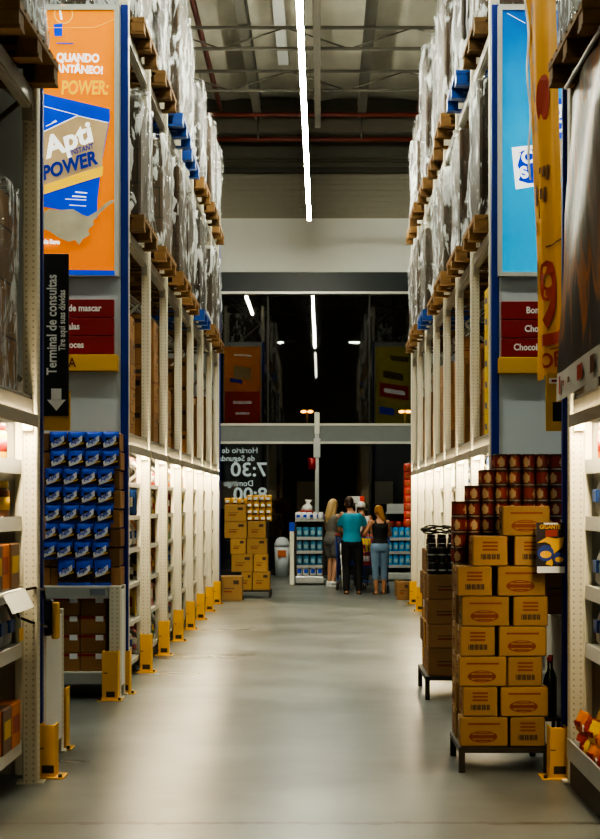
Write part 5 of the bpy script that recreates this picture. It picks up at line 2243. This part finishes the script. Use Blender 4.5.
def man(t, J):
    put('body', body_mesh(J, False, M_SKIN2), t)
    put('t_shirt', shirt_mesh(J, False, M_TEAL, .62, .015, .91), t)
    put('track_trousers', trouser_mesh(J, False, M_TRK, 1.97, .016), t)
    q = MB()
    for s, sx in (('L', -1),):
        pts = [J['hi' + s] + V3(sx * .112, 0, 0), J['hi' + s].lerp(J['kn' + s], .5) + V3(sx * .100, 0, 0), J['kn' + s] + V3(sx * .076, 0, 0), J['an' + s] + V3(sx * .068, 0, .04)]
        for a, c in zip(pts, pts[1:]):
            q.cyl(a, c, .011, n=6)
    q.build('white_side_stripe', M_PKW, t)
    q = MB()
    h = J['head']
    q.ball(h + V3(0, -.020, .055), .083, .090, .088, n=16, k=10)
    q.ball(h + V3(0, -.040, .0), .076, .070, .075, n=14, k=8)
    put('hair', remesh(q, 'hair', M_HAIRD, .012, 4), t)
    for s in 'LR':
        shoe(t, J, s, None, M_SCUFF, True)


J = base_joints(head=V3(-.05, .075, 1.595), neck=V3(-.01, .03, 1.46), elL=V3(-.225, .06, 1.14), wrL=V3(-.17, .26, 1.02), elR=V3(.235, .09, 1.16), wrR=V3(.16, .30, 1.06),
                hiL=V3(-.09, 0, .90), knL=V3(-.105, .02, .49), anL=V3(-.10, -.02, .085), hiR=V3(.09, 0, .90), knR=V3(.115, .03, .49), anR=V3(.125, .0, .085))
person('person', 'person in a teal T-shirt and black trousers with a white stripe at the cart', (XZ(352, 0, 28.1)[0], 28.1, 0), 0, 1.72, J, man)

# woman with long fair hair
M_TAUPE = mat('grey_knit', (.15, .135, .115), .8, var=.3, scale=18)
M_SHORT = mat('grey_patterned_cloth', (.13, .125, .12), .8, var=.6, scale=30)


def woman_grey(t, J):
    put('body', body_mesh(J, True, M_SKIN), t)
    put('sleeveless_top', shirt_mesh(J, True, M_TAUPE, .14, .014, .92), t)
    put('shorts', trouser_mesh(J, True, M_SHORT, .62, .020, .022, 1.02), t)
    q = MB()
    h = J['head']
    q.ball(h + V3(0, -.018, .05), .088, .096, .092, n=16, k=10)
    limb(q, [(h + V3(0, -.07, .03), .075), (h + V3(-.01, -.10, -.10), .085), (h + V3(-.02, -.115, -.22), .080), (h + V3(-.03, -.12, -.32), .055), (h + V3(-.035, -.12, -.38), .02)])
    for sx in (-1, 1):
        limb(q, [(h + V3(sx * .06, -.02, .02), .035), (h + V3(sx * .075, -.05, -.12), .040), (h + V3(sx * .06, -.10, -.26), .035)])
    put('long_hair', remesh(q, 'hair', M_HAIRB, .012, 4), t)
    for s in 'LR':
        shoe(t, J, s, M_PKW, M_PKW)


J = base_joints(head=V3(0, .05, 1.605), neck=V3(0, .01, 1.46), shL=V3(-.155, 0, 1.40), shR=V3(.155, 0, 1.40), elL=V3(-.19, .05, 1.13), wrL=V3(-.15, .24, .99), elR=V3(.20, .06, 1.12), wrR=V3(.16, .26, .96),
                knL=V3(-.085, .05, .49), anL=V3(-.07, .0, .085), knR=V3(.085, .02, .49), anR=V3(.08, -.06, .085))
person('person', 'person with long fair hair in a grey top, shorts and white shoes', (XZ(332, 0, 30.6)[0], 30.6, 0), -.75, 1.68, J, woman_grey)

# woman in black top and jeans
M_BTOP = mat('black_top', (.012, .011, .011), .75)
M_JEAN = mat('light_denim', (.15, .24, .36), .8, var=.25, scale=6)


def woman_jeans(t, J):
    put('body', body_mesh(J, True, M_SKIN2), t)
    put('black_top', shirt_mesh(J, True, M_BTOP, 0, .014, .92, True), t)
    put('cropped_jeans', trouser_mesh(J, True, M_JEAN, 1.28, .012, .018, 1.02), t)
    q = MB()
    h = J['head']
    q.ball(h + V3(0, -.018, .045), .092, .098, .094, n=16, k=10)
    q.ball(h + V3(-.02, -.06, .09), .060, .055, .050, n=12, k=8)
    limb(q, [(h + V3(.03, -.06, -.0), .065), (h + V3(.08, -.08, -.13), .050), (h + V3(.11, -.07, -.24), .025)])
    put('gathered_hair', remesh(q, 'hair', M_HAIRG, .012, 4), t)
    for s in 'LR':
        shoe(t, J, s, None, M_SCUFF, True)


J = base_joints(head=V3(-.02, .05, 1.60), neck=V3(0, .01, 1.46), shL=V3(-.155, 0, 1.40), shR=V3(.155, 0, 1.40), elL=V3(-.30, .05, 1.16), wrL=V3(-.20, .16, 1.36), elR=V3(.22, .10, 1.15), wrR=V3(.12, .28, 1.12),
                knL=V3(-.085, .02, .49), anL=V3(-.075, -.01, .085), knR=V3(.085, .05, .49), anR=V3(.075, .03, .085))
person('person', 'person in a black top and cropped blue jeans with gathered golden hair', (XZ(380, 0, 28.0)[0], 28.0, 0), .12, 1.57, J, woman_jeans)

# shopper beyond the cart in a white cap
M_DSH = mat('dark_shirt', (.02, .02, .022), .8)


def capped(t, J):
    put('body', body_mesh(J, False, M_SKIN2), t)
    put('white_sleeved_shirt', shirt_mesh(J, False, M_PKW, .6, .02, .9), t)
    put('dark_trousers', trouser_mesh(J, False, M_DSH, 1.95), t)
    q = MB()
    h = J['head']
    q.ball(h + V3(0, -.005, .055), .094, .108, .086, n=16, k=10)
    q.ball(h + V3(0, .11, .05), .07, .07, .012, n=12, k=6)
    put('white_cap', remesh(q, 'cap', M_PKW, .012, 3), t)
    q = MB(); q.ball(h + V3(0, -.03, -.005), .080, .078, .050, n=14, k=8)
    q.build('hair', M_HAIRD, t)
    for s in 'LR':
        shoe(t, J, s, M_DSH, M_DSH)


J = base_joints()
person('person', 'person in a white cap and white shirt standing beyond the cart', (XZ(361, 0, 31.0)[0], 31.0, 0), 0, 1.62, J, capped)


def dark_one(t, J):
    put('body', body_mesh(J, False, M_SKIN2), t)
    put('dark_jacket', shirt_mesh(J, False, mat('dull_jacket', (.06, .05, .045), .8, var=.4), .95, .024, .84), t)
    put('dark_trousers', trouser_mesh(J, False, M_DSH, 1.95), t)
    q = MB()
    h = J['head']
    q.ball(h + V3(0, -.018, .05), .086, .094, .09, n=16, k=10)
    q.build('hair', M_HAIRD, t)
    for s in 'LR':
        shoe(t, J, s, M_DSH, M_DSH)


person('person', 'dark-clothed person standing beyond the glass behind the grey bin', (XZ(273, 0, 37.0)[0], 37.0, -.05), .6, 1.66, base_joints(), dark_one)

# ------------------------------------------------------------------ shopping carts and their load
M_CARTB = mat('cart_blue', (.02, .05, .26), .4, var=.1)
M_CARTR = mat('cart_handle_red', (.45, .05, .04), .4)


def cart_b():
    t = empty('shopping_cart')
    w0, w1, y0, y1, zb, zt = .22, .28, .0, .80, .45, .98
    q = MB()

    def edge(a, c, r=.006):
        q.cyl(a, c, r, n=5)
    # rims and wires of the basket (handle end at y=0)
    top = [V3(-w1, y0, zt), V3(w1, y0, zt), V3(w0, y1, zt - .06), V3(-w0, y1, zt - .06)]
    bot = [V3(-w0, y0 + .1, zb), V3(w0, y0 + .1, zb), V3(w0 - .05, y1 - .08, zb + .06), V3(-w0 + .05, y1 - .08, zb + .06)]
    for ring, r in ((top, .011), (bot, .008)):
        for i in range(4):
            edge(ring[i], ring[(i + 1) % 4], r)
    for i in range(4):
        a0, a1, c0, c1 = top[i], top[(i + 1) % 4], bot[i], bot[(i + 1) % 4]
        for k_ in range(9):
            f = k_ / 9
            edge(a0.lerp(a1, f), c0.lerp(c1, f), .0045)
        for k_ in (1, 2, 3):
            f = k_ / 4
            edge(a0.lerp(c0, f), a1.lerp(c1, f), .0045)
    for k_ in range(1, 8):
        edge(bot[0].lerp(bot[3], k_ / 8), bot[1].lerp(bot[2], k_ / 8), .0045)
    q.build('basket', M_CARTB, t)
    q = MB(); q.cyl((-w1 - .02, -.10, zt + .04), (w1 + .02, -.10, zt + .04), .019, n=10); q.build('handle', M_CARTR, t)
    q = MB()
    for sx in (-1, 1):
        edge((sx * w1, 0, zt), (sx * (w1 + .0), -.10, zt + .04), .012)
        edge((sx * w1, 0, zt), (sx * .25, .02, .20), .013)
        edge((sx * .25, .02, .20), (sx * .26, -.05, .11), .013)
        edge((sx * .25, .02, .20), (sx * .20, .78, .16), .013)
        edge((sx * .20, .78, .16), (sx * .19, .55, .46), .010)
    edge((-.25, .02, .20), (.25, .02, .20), .011); edge((-.20, .78, .16), (.20, .78, .16), .011)
    q.build('chassis', M_CARTB, t)
    for x, y in ((-.26, -.05), (.26, -.05), (-.20, .76), (.20, .76)):
        q = MB(); q.cyl((x - .014, y, .062), (x + .014, y, .062), .062, n=14); w_ = q.build('wheel', M_SCUFF, t)
        q = MB(); q.box(x - .018, x - .015, y - .012, y + .012, .062, .16); q.box(x + .015, x + .018, y - .012, y + .012, .062, .16); q.box(x - .018, x + .018, y - .012, y + .012, .15, .16)
        q.build('fork', M_GALV, w_)
    return t


cx0, cy0 = XZ(376, 0, 28.5)[0], 28.45
place('cart', cart_b, (cx0 - .05, cy0, 0), -.06, 'blue wire shopping cart with a red handle before the person in jeans', 'shopping cart')
place('cart', cart_b, (XZ(351, 0, 29.5)[0], 29.45, 0), .04, 'blue wire shopping cart beside the person with long fair hair', 'shopping cart')
for i, (dx_, dy_, cl, kd) in enumerate(((-.13, .25, 'red', 'packet'), (.06, .28, 'brown', 'packet'), (-.12, .5, 'orange', 'packet'), (.08, .52, 'white', 'bag'), (-.13, .25, 'yellow', 'bag'), (.05, .28, 'red', 'bag'), (-.10, .5, 'brown', 'jar'), (.07, .5, 'silver', 'bag'))):
    place(kd + cl, goods_b(kd, cl), (cx0 - .05 + dx_, cy0 + dy_, (.478 + .025 * (dy_ > .4) + (.226 if i > 3 else 0))), .2 * i, '%s %s in the nearer shopping cart, %s layer' % (cl, kd, 'lower' if i < 4 else 'upper'), kd, 'shopping in the cart')

# checkout number sign behind the shoppers
t = thing('checkout_sign', 'white and red strip sign on a thin stand behind the person in teal', 'sign', (XZ(356, 0, 33.2)[0], 33.2, 0))
q = MB(); q.cyl((0, 0, .0), (0, 0, 1.62), .015, n=6); q.box(-.12, .12, -.12, .12, 0, .02); q.build('stand', M_GALV, t)
q = MB(); q.box(-.18, .08, -.03, .03, 1.60, 1.74, 0, .01); q.build('white_face', M_PKW, t)
q = MB(); q.box(.08, .17, -.03, .03, 1.60, 1.74, 0, .01); q.build('red_end', mat('sign_bright_red', (.55, .04, .02), .5, emit=.2), t)

# ------------------------------------------------------------------ world and picture settings
w = bpy.data.worlds.new('night')
w.use_nodes = True
w.node_tree.nodes['Background'].inputs['Color'].default_value = (1.0, .82, .55, 1)
w.node_tree.nodes['Background'].inputs['Strength'].default_value = .006
SC.world = w
SC.view_settings.view_transform = 'AgX'
SC.view_settings.look = 'AgX - High Contrast'
SC.view_settings.exposure = .05
SC.cycles.max_bounces = 6
SC.cycles.diffuse_bounces = 3
SC.cycles.glossy_bounces = 3
SC.cycles.transparent_max_bounces = 12
SC.cycles.sample_clamp_indirect = 4.0
